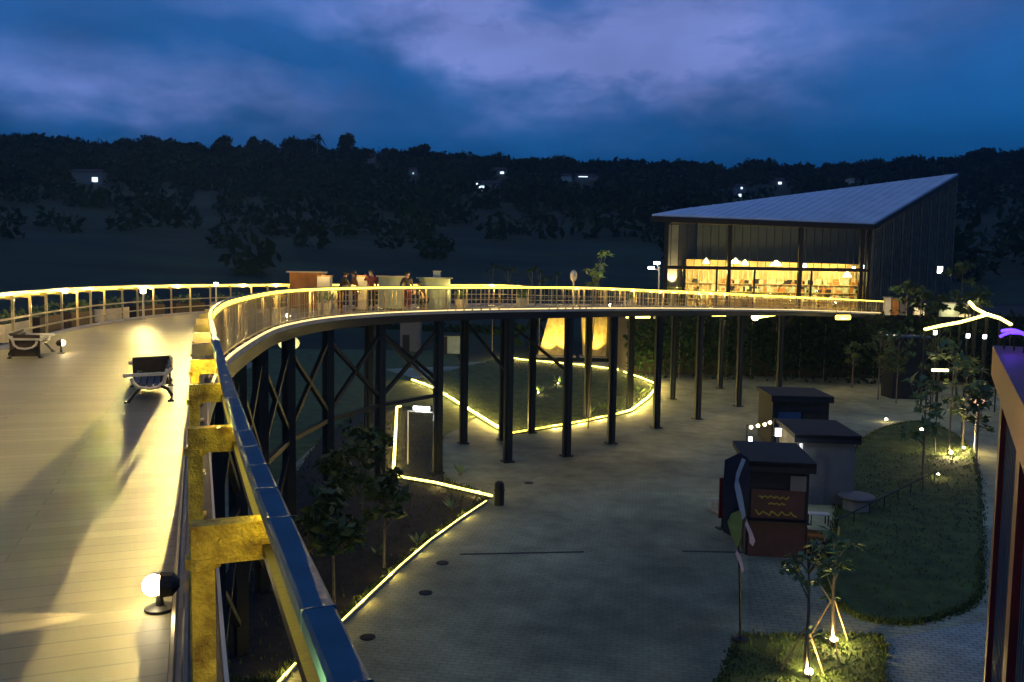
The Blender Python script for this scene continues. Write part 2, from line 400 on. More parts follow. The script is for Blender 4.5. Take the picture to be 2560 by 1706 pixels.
def build_walkway():
    w = thing('elevated_walkway', 'long curving raised walkway with board deck on dark steel columns', 'walkway', (INNER[60].x, INNER[60].y, 0))
    mb = MB()
    for i in range(0, NI-2, 2):
        a, b = i, min(i+2, NI-1)
        A0, B0 = off(INNER, a, .165, 0), off(INNER, b, .165, 0); A1, B1 = OUTER[a], OUTER[b]
        wa, wb = (A1-A0).length, (B1-B0).length
        mb.add([A0, B0, B1, A1], [(0, 1, 2, 3)], [[(S[a], 0), (S[b], 0), (S[b], wb), (S[a], wa)]])
        z = V((0, 0, -.1)); mb.add([A0+z, A1+z, B1+z, B0+z], [(0, 1, 2, 3)], [[(S[a], 0), (S[a], wa), (S[b], wb), (S[b], 0)]])
    mb.build('deck_floor', 'deck', w)
    sweep(MB(), INNER, rect(.05, .2, -.48, -.012)).build('edge_beam', 'steel', w)
    sweep(MB(), OUTER, rect(-.02, .16, -.48, -.012)).build('edge_beam', 'steel', w)
    k = MB(); sweep(k, INNER, [(.175, .003), (.255, .003), (.25, .035), (.235, .045), (.225, .028), (.205, .028), (.195, .045), (.18, .035)])
    k.build('kerb', 'kerb', w)
    k = MB(); sweep(k, OUTER, [(-.34, .003), (-.17, .003), (-.18, .06), (-.33, .06)]); k.build('kerb', 'cream', w)
    fa = MB(); sweep(fa, INNER, rect(.03, .047, -.16, .02)); fa.build('edge_strip', 'cream', w)
    # cross beams under the deck as one truss part
    cb = MB()
    for i in range(60, NI-4, 8): cb.bar(off(INNER, i, .1, -.28), OUTER[i]+V((0, 0, -.28)), .1, .3)
    cb.build('cross_beams', 'steel', w)
    # columns
    def column(p, ztop, wdt):
        c = MB(); h = wdt/2
        c.box((p.x, p.y, (ZG+ztop)/2), (wdt*.34, wdt, ztop-ZG), .4)
        c.box((p.x, p.y, (ZG+ztop)/2), (wdt, wdt*.5, ztop-ZG-.002), .4)
        o = c.build('column', 'column', w)
        MB().box((p.x, p.y, ZG+.03), (wdt*1.3, wdt*1.3, .06), .4).build('base_plate', 'column', o)
    pairs = []
    s = 15.0; iend = min(range(NI), key=lambda i: (INNER[i]-right_cols[0][1]).length)
    ss = []
    while s < S[iend]-3: ss.append(s); s += 3.9
    for q in ss:
        i = index_at(S, q); a = off(INNER, i, .35, -.46); b = OUTER[i]-normal_at(OUTER, i)*.35+V((0, 0, -.46))
        column(a, a.z, .42); column(b, b.z, .42); pairs.append((a, b))
    for b0, q in right_cols:
        i = min(range(NI), key=lambda i: (INNER[i]-q).length); a = off(INNER, i, .3, -.46); b = OUTER[i]-normal_at(OUTER, i)*.35+V((0, 0, -.46))
        column(a, a.z, .42); column(b, b.z, .42); pairs.append((a, b))
    # cross bracing on the bays at the left bend
    for j in range(0, 7):
        for side in (0, 1):
            a, b = pairs[j][side], pairs[j+1][side]
            if side == 1 and j > 4: continue
            x = MB(); za, zb = -.9, -3.6
            x.bar((a.x, a.y, za), (b.x, b.y, zb), .14, .14); x.bar((a.x, a.y, zb), (b.x, b.y, za), .14, .135)
            x.bar((a.x, a.y, -3.9), (b.x, b.y, -3.9), .15, .15)
            if j in (1, 2, 3): x.bar((a.x, a.y, -4.2), (b.x, b.y, -6.8), .13, .13); x.bar((a.x, a.y, -6.8), (b.x, b.y, -4.2), .13, .128)
            x.build('cross_brace', 'column', w)
    for j in (7, 8, 9):
        a, b = pairs[j]; x = MB(); x.bar((a.x, a.y, -3.2), (b.x, b.y, -.8), .12, .12); x.build('cross_brace', 'column', w)
    return w
build_walkway()

def railing(L, SS, side, label, spacing, s0, near_detail):
    """side +1: posts stand to the left of line L, -1: to its right"""
    t = thing('guard_railing', label, 'railing', (L[50].x, L[50].y, L[50].z))
    o = side
    def prof(a, b, z0, z1): return rect(min(a*o, b*o), max(a*o, b*o), z0, z1)
    hr = MB(); sweep(hr, L, [(q*o, z) for q, z in ((-.026, 1.07), (-.022, 1.066), (.022, 1.066), (.026, 1.07), (.026, 1.094), (.02, 1.1), (-.02, 1.1), (-.026, 1.094))][::o], step=1)
    # joints of the handrail caps
    if near_detail:
        jt = MB(); s = .1
        while s < 9:
            i = index_at(SS, s); n = normal_at(L, i); td = V((n.y, -n.x, 0)); jt.box(L[i]+V((0, 0, 1.084)), (.0528, .004, .0335), math.atan2(n.y, n.x)); s += .3
        hr.add(jt.v, jt.f)
    hr.build('handrail', 'handrail' if near_detail else 'rail_white', t)
    ls = MB(); js = index_at(SS, 11.0) if near_detail else 0
    if js: sweep(ls, L, prof(-.02, .012, 1.046, 1.064), i1=js)
    sweep(ls, L, prof(-.02, .016, .99, 1.064), i0=js); ls.build('light_strip', 'led', t)
    if near_detail:
        r2 = MB(); sweep(r2, L, prof(-.02, .014, .95, .975), i1=index_at(SS, 11.0)); r2.build('top_rail', 'steel', t)
    r2 = MB(); sweep(r2, L, prof(-.02, .014, .95, .975), i0=index_at(SS, 11.0) if near_detail else 0); r2.build('top_rail', 'rail_white', t)
    mid = MB(); sweep(mid, L, prof(.136, .15 if near_detail else .17, .53, .545 if near_detail else .57)); mid.build('mid_rail', 'rail_white', t)
    lo = MB(); sweep(lo, L, prof(.136, .15 if near_detail else .17, .24, .255 if near_detail else .28)); lo.build('lower_rail', 'rail_white', t)
    if near_detail:
        i0 = index_at(SS, 15.0); fi = MB(); q = 15.0
        while q < SS[-1]-.1:
            i = index_at(SS, q); n = normal_at(L, i); fi.box(L[i]+n*(.1*o)+V((0, 0, .5)), (.02, .02, .86), math.atan2(n.y, n.x)); q += .165
        sweep(fi, L, prof(.085, .115, .065, .09), i0=i0); fi.build('infill_panel', 'rail_white', t)
        le = MB(); sweep(le, L, rect(.028, .05, -.03, .022), i0=i0); le.build('light_strip', 'led_low', t)
    s = s0
    while s < SS[-1]-.1:
        i = index_at(SS, s); n = normal_at(L, i); a = math.atan2(n.y, n.x)
        p = MB()
        c = L[i]+n*(.142*o)
        p.box(c+V((0, 0, .49)), (.05, .05, .97), a)
        p.box(L[i]+n*(.075*o)+V((0, 0, .985)), (.184, .055, .09), a)
        p.box(c+V((0, 0, .012)), (.12, .12, .018), a)
        if s < 12:
            td = V((n.y, -n.x, 0))
            for q in (.03, .1): p.tube([L[i]+n*(q*o)+td*.02+V((0, 0, .99)), L[i]+n*(q*o)+td*.034+V((0, 0, .99))], .011, 6); p.tube([L[i]+n*(q*o)-td*.02+V((0, 0, .99)), L[i]+n*(q*o)-td*.034+V((0, 0, .99))], .011, 6)
            p.tube([c+V((0, 0, .93)), c+V((0, 0, .955))], .041, 8)
        p.build('post', 'bracket' if near_detail and s < 9 else 'rail_white', t)
        s += spacing
    return t
rail_in = railing(INNER, S, 1, 'steel guard railing with flat blue-grey handrail along the inner curve, closest to the camera', 1.27, (3.5+.75+.02), True)
rail_out = railing(OUTER, SO, -1, 'cream guard railing with glowing top strip along the outer curve, behind the two benches', 1.3, .6, False)
# lamps of the light strips
def strip_lights(L, SS, t, o, spacing, power, s0):
    s = s0
    while s < SS[-1]:
        i = index_at(SS, s); p = off(L, i, .06*o, 1.02)
        light('POINT', p, power*((7 if SS[i] > 26 else 2.2 if SS[i] > 15 else 1) if o > 0 else (2.0 if SS[i] > 26 else 1.3 if SS[i] > 18 else .22)), (1, .66, .18), .015, t, name='strip_lamp'); s += spacing
strip_lights(INNER, S, rail_in, 1, 2.2, 7.5, 1.2)
strip_lights(OUTER, SO, rail_out, -1, 2.2, 24, 1.0)

# ------------------------------------------------------------------ benches
def bench(loc, ang, label, length=1.5):
    t = thing('park_bench', label, 'bench', loc, 'benches on the walkway')
    # local: x = depth (0 front .. .5 back), y = length; built at origin then rotated through the empty
    def loc2(p): return V(p)+V(loc)
    for y in (0, length):
        f = MB()
        u = [(-.2, .30), (-.18, .24), (-.12, .185), (0, .165), (.1, .185), (.16, .24), (.18, .32), (.2, .40)]
        f.tube([loc2((x, y, z)) for x, z in u], .022, 8)
        f.bar(loc2((-.27, y, .335)), loc2((.2, y, .345)), .05, .035); f.ball(loc2((-.27, y, .335)), .028, 8, 6)
        f.bar(loc2((.19, y, .34)), loc2((.255, y, .415)), .035, .035)
        f.build('armrest', 'cast', t)
        for pts in ([(-.1, .18), (-.16, .12), (-.21, .05), (-.25, .015)], [(.12, .2), (.2, .16), (.245, .08), (.235, .015)]):
            l = MB(); l.tube([loc2((x, y, z)) for x, z in pts], [.02, .019, .018, .022], 8); l.box(loc2((pts[-1][0], y, .01)), (.07, .05, .02)); l.build('leg', 'iron', t)
    ep = MB(); ep.slab([loc2((x, length-.06, z)) for x, z in ((-.24, .03), (.23, .03), (.25, .43), (-.24, .41))], .02); ep.build('shadow_panel', 'slat', t)  # solid board added at the far end so the bench throws a full shadow
    st = MB()
    for k, (x, z) in enumerate(((-.15, .222), (-.08, .2), (0, .19), (.08, .2))): st.box(loc2((x, length/2, z)), (.062, length-.05, .024))
    st.build('seat', 'slat', t)
    bk = MB()
    for x, z in ((.2, .28), (.22, .345), (.245, .41)): bk.bar(loc2((x, .02, z)), loc2((x, length-.02, z)), .02, .062, up=V((-.4, 0, 1)))
    bk.build('backrest', 'slat', t)
    t.rotation_euler = (0, 0, ang)
    return t
b1 = P(375, 1006, z=0); tn = math.atan2(-d0.x, d0.y)
bench((b1.x, b1.y, 0), tn, 'low slatted bench with pale curved armrests beside the inner railing')
b2 = P(96, 880, z=0); bench((b2.x, b2.y, 0), R(200), 'low slatted bench in front of the glowing outer railing', 1.3)

# ------------------------------------------------------------------ floor spotlights on the deck
def floor_spot(loc, aim, label, power, angle, tall=.12, r=.045, blend=.5, fill=0, spread=None):
    t = thing('floor_spotlight', label, 'spotlight', loc, 'spotlights along the walkway'); loc = V(loc); d = (V(aim)-loc); d.z = 0; d.normalize(); s = V((-d.y, d.x, 0))
    MB().lathe(loc+V((0, 0, .002)), [(.07, 0), (.07, .012), (.02, .02), (.014, tall-.03)], 14).build('base', 'iron', t)
    h = loc+V((0, 0, tall+.02)); b = MB(); b.tube([h-d*.09, h-d*.06, h-d*.005], [.02, r+.006, r+.012], 12); hd = b.build('lamp_head', 'iron', t)
    MB().ball(h+d*(r*.55), (r, r, r), 14, 9).build('lens', 'lamp_warm', hd)
    light('SPOT', h+d*(r*1.7), power, (1, .76, .36), .02, t, V(aim), angle, blend, 'spot_lamp')
    if fill: light('POINT', h+d*.08+V((0, 0, .03)), fill, (1, .76, .36), .03, t, name='spot_glow')
    return t
SPOT_BIG = P(359, 803, z=0)
# the tall bright one that throws the bench shadows along the deck
def post_lamp(loc, aim, label, power, height, angle, blend):
    t = thing('bollard_lamp', label, 'lamp', loc); loc = V(loc)
    MB().lathe(loc, [(.09, .002), (.09, .02), (.035, .04), (.03, height-.14)], 14).build('post', 'cast', t)
    d = (V(aim)-loc); d.z = 0; d.normalize(); h = loc+V((0, 0, height-.06))
    MB().box(h-d*.03, (.18, .07, .16), math.atan2(d.y, d.x)+math.pi/2).build('lamp_head', 'iron', t)
    MB().box(h+d*.012, (.15, .016, .13), math.atan2(d.y, d.x)+math.pi/2).build('lens', 'lamp_warm', t)
    lo = light('SPOT', h+d*.08, power, (1, .70, .21), .05, t, V(aim), angle, blend, 'spot_lamp')
    ln = lo.data; ln.use_nodes = True; nt = ln.node_tree; em = [n for n in nt.nodes if n.type == 'EMISSION'][0]
    lf = nt.nodes.new('ShaderNodeLightFalloff'); lf.inputs['Strength'].default_value = 1.0; nt.links.new(lf.outputs['Constant'], em.inputs['Strength'])
    return t
post_lamp((SPOT_BIG.x, SPOT_BIG.y, 0), (0.0, 3.0, .2), 'slim bright floodlight post by the outer railing behind the two benches', 22, 1.0, 60, .9)
_k = min(range(NI), key=lambda i: abs(math.atan2(OUTER[i].x+4.15, OUTER[i].y-10.2)-math.atan(-.345)) if OUTER[i].y > 25 else 9)
BIG = OUTER[_k]-normal_at(OUTER, _k)*.4
post_lamp((BIG.x, BIG.y, 0), (BIG.x+.33*10, BIG.y-10, 2.72), 'floodlight post at the far bend of the outer railing throwing the long bench shadow', 300, 1.15, 33, 1.0)
nb = P(400, 1524, z=0); floor_spot((nb.x, nb.y, 0), P(60, 1555, z=0), 'glowing floor spotlight by the kerb, the one with a light pool beside it', 45, 26, .1, .05, .35, 1.2)
nb2 = P(153, 884, z=0); floor_spot((nb2.x, nb2.y, 0), P(500, 862, z=0), 'floor spotlight at the end of the bench by the outer railing', 40, 30, .18, .05, .3, 6)
nb3 = P(748, 800, z=0); nb3 += normal_at(INNER, index_at(S, 26))*.35; floor_spot((nb3.x, nb3.y, 0), P(300, 880, z=0), 'bright floor spotlight where the walkway bends past the columns', 90, 40, .12, .07, .5, 10)
i4 = min(range(NI), key=lambda i: (INNER[i]-right_cols[1][1]).length); nb4 = off(INNER, i4, .5, 0); floor_spot(nb4, nb4+normal_at(INNER, i4)*4, 'floor spotlight on the far ramp towards the glass pavilion', 40, 50, .12, .07, .5, 8)
# ------------------------------------------------------------------ trees and plants
def far_tree(name, label, base, h, wdt, kind, sd, group='trees along the far ridge'):
    """base on the hillside; broad crown of leaf clumps with gaps on a forked trunk"""
    rg = random.Random(sd); t = thing(name, label, 'tree', base, group); b = V(base)
    tr = MB(); top = b+V((rg.uniform(-.3, .3), 0, h*(.82 if kind == 'palm' else .7)))
    tr.tube([b-V((0, 0, 1.5)), b+V((rg.uniform(-.3, .3), 0, h*.35)), top], [.05*h*.6+.1, .035*h*.6+.06, .12], 6)
    if kind != 'palm':
        for k in range(4):
            a = rg.uniform(0, 6.28); tr.tube([b+V((0, 0, h*.35)), b+V((math.cos(a)*wdt*.25, math.sin(a)*wdt*.25, h*rg.uniform(.55, .75)))], [.15, .06], 5)
    tr.build('trunk', 'bark', t)
    cr = MB()
    if kind == 'palm':
        for k in range(15):
            a = 2*math.pi*k/15+rg.uniform(-.2, .2); e = rg.uniform(-.3, .9); l = wdt*.55*rg.uniform(.8, 1.1)
            p0 = top; d = V((math.cos(a), math.sin(a), 0)); sd_ = V((-d.y, d.x, 0))
            pts = [p0+d*(l*q)+V((0, 0, l*(e*q-.9*q*q))) for q in (0, .3, .6, 1)]
            for i in range(3):
                w0, w1 = (.5, .6, .35, .05)[i]*wdt*.12, (.5, .6, .35, .05)[i+1]*wdt*.12
                cr.add([pts[i]-sd_*w0, pts[i]+sd_*w0, pts[i+1]+sd_*w1, pts[i+1]-sd_*w1], [(0, 1, 2, 3)])
    else:
        ncl = 9 if kind == 'round' else 12
        for k in range(ncl):
            a = rg.uniform(0, 6.28); q = rg.random()**.5
            zz = h*(.45+.45*rg.random()) if kind == 'round' else h*(.3+.62*k/ncl)
            rr = wdt*.5*(1-.5*abs((zz/h-.68)/.35)) if kind == 'round' else wdt*.5*(1.05-.8*zz/h)
            c = b+V((math.cos(a)*rr*q*.75, math.sin(a)*rr*q*.75, zz))
            cl = wdt*rg.uniform(.16, .26); cr.leaves(c, (cl, cl, cl*.8), 210, wdt*.046, rg, .05)
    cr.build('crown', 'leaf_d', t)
    return t
RT = [(65, 360, 55, 'round'), (115, 368, 60, 'round'), (330, 357, 62, 'round'), (385, 349, 70, 'round'), (440, 352, 66, 'round'), (492, 362, 56, 'round'), (556, 342, 60, 'tall'), (655, 350, 66, 'round'),
      (742, 353, 60, 'round'), (778, 352, 56, 'round'), (793, 329, 40, 'palm'), (864, 335, 54, 'tall'), (906, 370, 50, 'round'), (1050, 367, 58, 'round'), (1198, 391, 34, 'tall'), (1240, 404, 50, 'round'),
      (1322, 412, 60, 'round'), (1403, 395, 58, 'round'), (1504, 401, 34, 'palm'), (1530, 410, 30, 'palm'), (1604, 396, 22, 'tall'), (1575, 420, 60, 'round'), (1655, 415, 60, 'round'), (1715, 413, 66, 'round'),
      (1758, 420, 56, 'round'), (1890, 422, 84, 'round'), (1990, 428, 60, 'round'), (2091, 420, 66, 'round'), (2174, 424, 80, 'round'), (2276, 419, 66, 'round'), (2356, 407, 92, 'round'), (2455, 389, 96, 'round'), (2535, 414, 84, 'round')]
DESC = {'round': 'dark rounded tree', 'tall': 'dark narrow pointed tree', 'palm': 'dark palm tree'}
def tree_label(i):
    x, y, w, k = RT[i]
    if x < 250: p = 'on the low western ridge end' if x < 100 else 'beside the westernmost ridge tree'
    return p
LAB = ['low dark rounded tree at the very left edge of the ridge', 'low dark rounded tree second from the left on the ridge', 'dark rounded tree starting the broad flat-topped clump on the ridge', 'highest dark tree of the broad flat-topped clump on the ridge',
       'dark tree second from the right in the broad flat-topped ridge clump', 'lower dark tree ending the broad flat-topped ridge clump', 'dark tree with a small spike on top between clump and dome tree', 'dome-shaped dark tree standing apart with sky on both sides',
       'dark rounded tree just below the tallest palm on the ridge', 'dark rounded tree touching the tallest palm on its right', 'tallest palm, its fronds showing above the dark ridge trees', 'tall dark pointed tree just right of the tallest palm',
       'small dark tree at the foot of the tall pointed tree', 'flat-topped dark tree alone above a dim house light on the ridge', 'narrow dark tree above the bright far house', 'small dark tree right of the bright far house lights',
       'low wide dark tree between the house lights and the bushy ridge tree', 'bushy dark tree above the pale roofs on the ridge', 'small lone palm above the long pale far roof', 'short palm beside the long pale far roof end',
       'thin spike-like tree standing on the ridge left of the pavilion roof', 'low dark tree under the thin spike-like tree', 'dark tree starting the even row left of the pavilion roof', 'middle dark tree of the even row left of the pavilion roof',
       'last dark tree of the even row left of the pavilion roof', 'wide dark tree beside two white far lamps above the pavilion roof', 'low dark tree just behind the middle of the pavilion roof', 'rounded dark tree behind the roof with a pale post beside it',
       'wide dark tree behind the upper part of the pavilion roof', 'dark tree just left of the pavilion roof tip', 'broad dark tree right behind the pavilion roof tip', 'largest dark tree of the ridge, right of the roof tip', 'dark tree at the right edge of the ridge']
HSPOT = [(214, 430, 34), (1218, 458, 24), (1250, 424, 16), (1415, 440, 16), (1470, 440, 12), (1032, 424, 16), (1853, 466, 30), (1950, 450, 16), (2130, 446, 20), (928, 380, 12)]
HD = {}
for hx, hy, hh in HSPOT:
    d = 392
    while d > 150:
        q = P(hx, hy, d=d)
        if terrain_z(q.x, d) <= q.z-hh/F_PX*d*.85: break
        d -= 2
    HD[hx] = d
def hides_house(x, d, y=None):
    return any(abs(x-hx) < 34 and HD[hx]-42 < d < HD[hx]+6 for hx, _, _ in HSPOT)
def build_ridge_trees():
    for i, (x, y, w, k) in enumerate(RT):
        d = RD-14 if i % 2 else RD-22
        top = P(x, y, d=d); zb = terrain_z(top.x, d)
        far_tree('palm_tree' if k == 'palm' else 'ridge_tree', LAB[i], (top.x, d, zb), max(5, top.z-zb), w/F_PX*d*1.35, k, 100+i)
    # the far wood along the ridge reads as one mass
    rg = random.Random(5); mb = MB()
    for i in range(2400):
        x = rg.uniform(-150, 2750) if i < 900 else rg.uniform(-150, 1750); d = RD-abs(rg.gauss(0, 62 if i < 1500 else 85))+4; q = P(x, 500, d=d); zz = terrain_z(q.x, d)
        if hides_house(x, d): continue
        r = rg.uniform(2.2, 4.6); mb.leaves((q.x, d, zz+r*.6), (r*1.3, r, r*.9), 46, r*.34, rg)
    for i in range(160):
        x = rg.uniform(1700, 2800); d = rg.uniform(150, 330); q = P(x, 500, d=d); zz = terrain_z(q.x, d)
        if hides_house(x, d): continue
        r = rg.uniform(2.5, 5.5); mb.leaves((q.x, d, zz+r*.7), (r*1.1, r, r*1.1), 34, r*.32, rg)
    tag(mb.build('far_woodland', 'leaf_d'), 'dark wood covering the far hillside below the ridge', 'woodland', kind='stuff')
build_ridge_trees()

def slim_tree(label, base, h, sd, tufts, leafmat='leaf', lean=0.0, stakes=False, group=None, lsize=.16, name='slim_tree', spread=1.0, nl=26, z0r=(.42, .85)):
    rg = random.Random(sd); t = thing(name, label, 'tree', base, group); b = V(base)
    tr = MB(); tip = b+V((lean, rg.uniform(-.1, .1), h*.9)); mid = b+V((lean*.3, rg.uniform(-.08, .08), h*.5))
    tr.tube([b, mid, tip], [.05, .04, .02], 7)
    ends = []
    for k in range(tufts):
        a = 6.28*k/tufts+rg.uniform(-.5, .5); z0 = rg.uniform(*z0r); s0 = b.lerp(mid, z0*2) if z0 < .5 else mid.lerp(tip, z0*2-1)
        e = s0+V((math.cos(a)*h*.16*spread*rg.uniform(.5, 1.2), math.sin(a)*h*.16*spread*rg.uniform(.5, 1.2), h*rg.uniform(.06, .2))); tr.tube([s0, (s0+e)/2+V((0, 0, .03)), e], [.022, .016, .01], 5); ends.append(e)
    tr.build('trunk', 'bark', t)
    cr = MB()
    for e in ends+[tip]:
        r = h*rg.uniform(.07, .12)*spread; cr.leaves(e, (r, r, r*.7), nl, lsize, rg, .1)
        for _ in range(6):   # drooping long leaves
            a = rg.uniform(0, 6.28); d = V((math.cos(a), math.sin(a), rg.uniform(-.4, .5))); sdv = V((-d.y, d.x, 0)).normalized()*lsize*.35; l = lsize*2.6
            cr.add([e, e+d*l*.5+sdv, e+d*l+V((0, 0, -l*.25)), e+d*l*.5-sdv], [(0, 1, 2, 3)])
    cr.build('crown', leafmat, t)
    if stakes:
        for k in range(3):
            a = 6.28*k/3+.4; MB().tube([b+V((math.cos(a)*.55, math.sin(a)*.55, 0)), b+V((math.cos(a)*.04, math.sin(a)*.04, 1.15))], .022, 6).build('support_stake', 'wood', t)
    return t
def uplight(base, label, power, aim=None, r=.05, color=(1, .76, .3), group='uplights among the plants'):
    t = thing('garden_uplight', label, 'uplight', base, group); b = V(base)
    MB().lathe(b, [(.02, 0), (.02, .08), (.07, .09), (.075, .16)], 12).build('housing', 'iron', t)
    MB().ball(b+V((0, 0, .17)), (r, r, r*.7), 12, 7).build('lens', 'lamp_warm', t)
    if power: light('POINT', b+V((0, 0, .28)), power, color, .03, t, name='uplight_lamp')
    return t
GZ = ZG+.02
# two staked trees with star bright uplights near the viewer
a = P(2078, 1612, z=GZ); slim_tree('staked young tree with few broad leaves in the lower planting patch, its uplight farther back', a, 2.9, 21, 9, 'leaf_l', stakes=True, group='staked young trees', lsize=.13, name='young_tree', nl=4, z0r=(.25, .9), spread=.8)
uplight(P(2075, 1604, z=GZ)+V((0, -.25, 0)), 'star bright uplight at the foot of the farther staked tree', 110, r=.09)
a = P(2012, 1694, z=GZ); slim_tree('bushier staked young tree in the lower planting patch, at the bottom edge', a, 3.1, 22, 14, 'leaf_l', stakes=True, group='staked young trees', lsize=.09, name='young_tree', nl=8, z0r=(.2, .92), spread=.85)
uplight(P(2012, 1684, z=GZ)+V((0, -.25, 0)), 'star bright uplight at the foot of the bushier staked tree', 120, r=.1)
# tall slim trees on the east garden, lit from below
for i, (x, yb, yt, n, lm, sd, lab) in enumerate([
    (2370, 1140, 860, 12, 'leaf_l', 31, 'tall slim tree with a pale lit trunk beside the bright triangular stake light'),
    (2405, 1130, 890, 10, 'leaf_l', 32, 'slim tree leaning beside the pale lit trunk'),
    (2305, 1200, 930, 11, 'leaf_l', 33, 'slim leafy tree with a small lamp halfway, near the round lawn'),
    (2240, 1010, 820, 14, 'leaf', 34, 'dark bushy tree at the end of the walkway below the terrace'),
    (2195, 1000, 815, 13, 'leaf', 35, 'dark leafy tree under the last walkway columns'),
    (2440, 1180, 960, 10, 'leaf', 36, 'thin tree with sparse bright leaves beside the maroon tower'),
    (2130, 970, 850, 9, 'leaf', 39, 'low dark tree behind the kiosks by the far lawn'),
    (2330, 1010, 800, 12, 'leaf', 37, 'thick leafed tree under the pale ramp light')]):
    b = P(x, yb, z=GZ); tp = P(x, yt, d=b.y); slim_tree(lab, b, tp.z-b.z, sd, n, lm, group='slim trees of the east garden', lsize=.2, spread=.85, nl=10, z0r=(.3, .92))
uplight(P(2377, 1140, z=GZ), 'bright uplight at the foot of the pale lit trunk', 320, r=.1)
uplight(P(2409, 1128, z=GZ), 'smaller uplight under the leaning slim tree', 170, r=.08)
uplight(P(2304, 1082, z=GZ+1.2), 'small lamp beside the leafy tree by the round lawn', 12, r=.09)
uplight(P(2215, 1055, z=GZ), 'small white lamp at the far edge of the round lawn', 6, r=.1)
uplight(P(2345, 1195, z=GZ), 'dim uplight among low plants at the round lawn corner', 14, r=.06)
# dark trees under the near bend of the walkway
for i, (x, yb, yt, n, sd, lab) in enumerate([(905, 1370, 1075, 13, 41, 'dim tree under the walkway bend beside the square light outline'), (835, 1520, 1235, 15, 42, 'dim leafy tree closest to the inner railing below the deck'),
    (960, 1420, 1170, 11, 43, 'dim tree behind the rope light on the lower ground'), (770, 1480, 1260, 10, 44, 'dim tree half hidden behind the blue-grey handrail'), (850, 1330, 1130, 12, 45, 'dim tree between the dark columns under the bend')]):
    b = P(x, yb, z=GZ); tp = P(x, yt, d=b.y); slim_tree(lab, b, tp.z-b.z, sd, n, 'leaf', group='dim trees below the walkway', lsize=.17, nl=20, z0r=(.35, .95), spread=1.2, name='garden_tree')
# slim trunks beyond the far rail
for i, (x, yt) in enumerate([(1232, 640), (1270, 648), (1330, 650), (1350, 655), (1392, 660)]):
    b = P(x, 735, d=96); b.z = terrain_z(b.x, 96); tp = P(x, yt, d=96)
    slim_tree(['thin bare sapling farthest left beyond the far rail', 'thin bare sapling second in the row beyond the far rail', 'thin bare sapling in the middle of the row beyond the far rail', 'thin bare sapling close beside the middle one beyond the far rail', 'thin bare sapling nearest the lit plant beyond the far rail'][i], b, tp.z-b.z, 50+i, 2, 'leaf_d', nl=3, group='thin saplings beyond the far rail', lsize=.25, name='sapling', spread=.5)
b = P(1478, 728, d=50); b.z = ZG+.02; tp = P(1492, 648, d=50)
slim_tree('sparse sapling with white lit leaves rising beyond the far rail', b, tp.z-b.z, 60, 7, 'leaf_l', lean=.4, lsize=.22, name='sapling', spread=.35, nl=4, z0r=(.7, .98))
light('POINT', tp+V((.5, -1.2, -.6)), 30, (.9, 1, .9), .1, None, name='sapling_lamp')

# ------------------------------------------------------------------ lit garden beds
def ground_poly(name, pts, m, z0, z1, label, kind='structure', cat=None):
    o = MB().prism([(p.x, p.y) for p in pts], z0, z1).build(name, m); return tag(o, label, cat, kind=kind)
def px_poly(px, z): return [P(x, y, z=z) for x, y in px]
bedA = [(1268, 893), (1300, 901), (1460, 915), (1590, 938), (1625, 950), (1640, 966), (1620, 995), (1575, 1028), (1450, 1058), (1275, 1086), (1235, 1066), (1150, 1012), (1085, 972), (1030, 952)]
lawnA = ground_poly('lawn', px_poly(bedA, ZG), 'grass', ZG-.2, ZG+.03, 'dark lawn inside the big pointed rope light outline')
bedB = [(990, 1018), (1095, 1018), (1110, 1200), (1225, 1240), (1150, 1292), (1075, 1348), (1000, 1412), (930, 1478), (860, 1540), (780, 1610), (700, 1706), (560, 1706), (520, 1500), (800, 1100), (900, 1030)]
ground_poly('planting_ground', px_poly(bedB, ZG), 'bed_soil', ZG-.2, ZG+.025, 'dark planting ground under the near bend of the walkway')
ground_poly('planting_ground', px_poly([(900, 1030), (800, 1100), (640, 1250), (440, 1100), (520, 960), (640, 915), (930, 915), (1030, 945), (1150, 1010), (1200, 1040), (1110, 1090), (1090, 1030), (1000, 1030), (990, 1018)], ZG), 'grass', ZG-.2, ZG+.017, 'dark ground under the columns of the walkway bend')
def smooth_closed(px, n=6):
    out = []; m = len(px)
    for i in range(m):
        a, b, c, d = [V((*px[(i+k) % m], 0)) for k in (-1, 0, 1, 2)]
        for k in range(n):
            u = k/n; q = .5*((2*b)+(c-a)*u+(2*a-5*b+4*c-d)*u*u+(3*b-a-3*c+d)*u**3); out.append((q.x, q.y))
    return out
def inside(x, y, poly):
    r = False; j = len(poly)-1
    for i in range(len(poly)):
        if (poly[i].y > y) != (poly[j].y > y) and x < (poly[j].x-poly[i].x)*(y-poly[i].y)/(poly[j].y-poly[i].y)+poly[i].x: r = not r
        j = i
    return r
BL = MB()
def blades(px, n, sd, h=.09):
    poly = px_poly(px, ZG); rg = random.Random(sd); xs = [q.x for q in poly]; ys = [q.y for q in poly]; k = 0
    while k < n:
        if rg.random() < .3:
            a = rg.randrange(len(poly)); q = poly[a].lerp(poly[(a+1) % len(poly)], rg.random()); x, y = q.x+rg.gauss(0, .08), q.y+rg.gauss(0, .08)
        else:
            x, y = rg.uniform(min(xs), max(xs)), rg.uniform(min(ys), max(ys))
            if not inside(x, y, poly): continue
        a = rg.uniform(0, 6.28); w = .03; hh = h*rg.uniform(.5, 1.6); c = V((x, y, ZG+.01)); d = V((math.cos(a), math.sin(a), 0))
        BL.add([c-d*w, c+d*w, c+V((rg.gauss(0, .04), rg.gauss(0, .04), hh))], [(0, 1, 2)]); k += 1
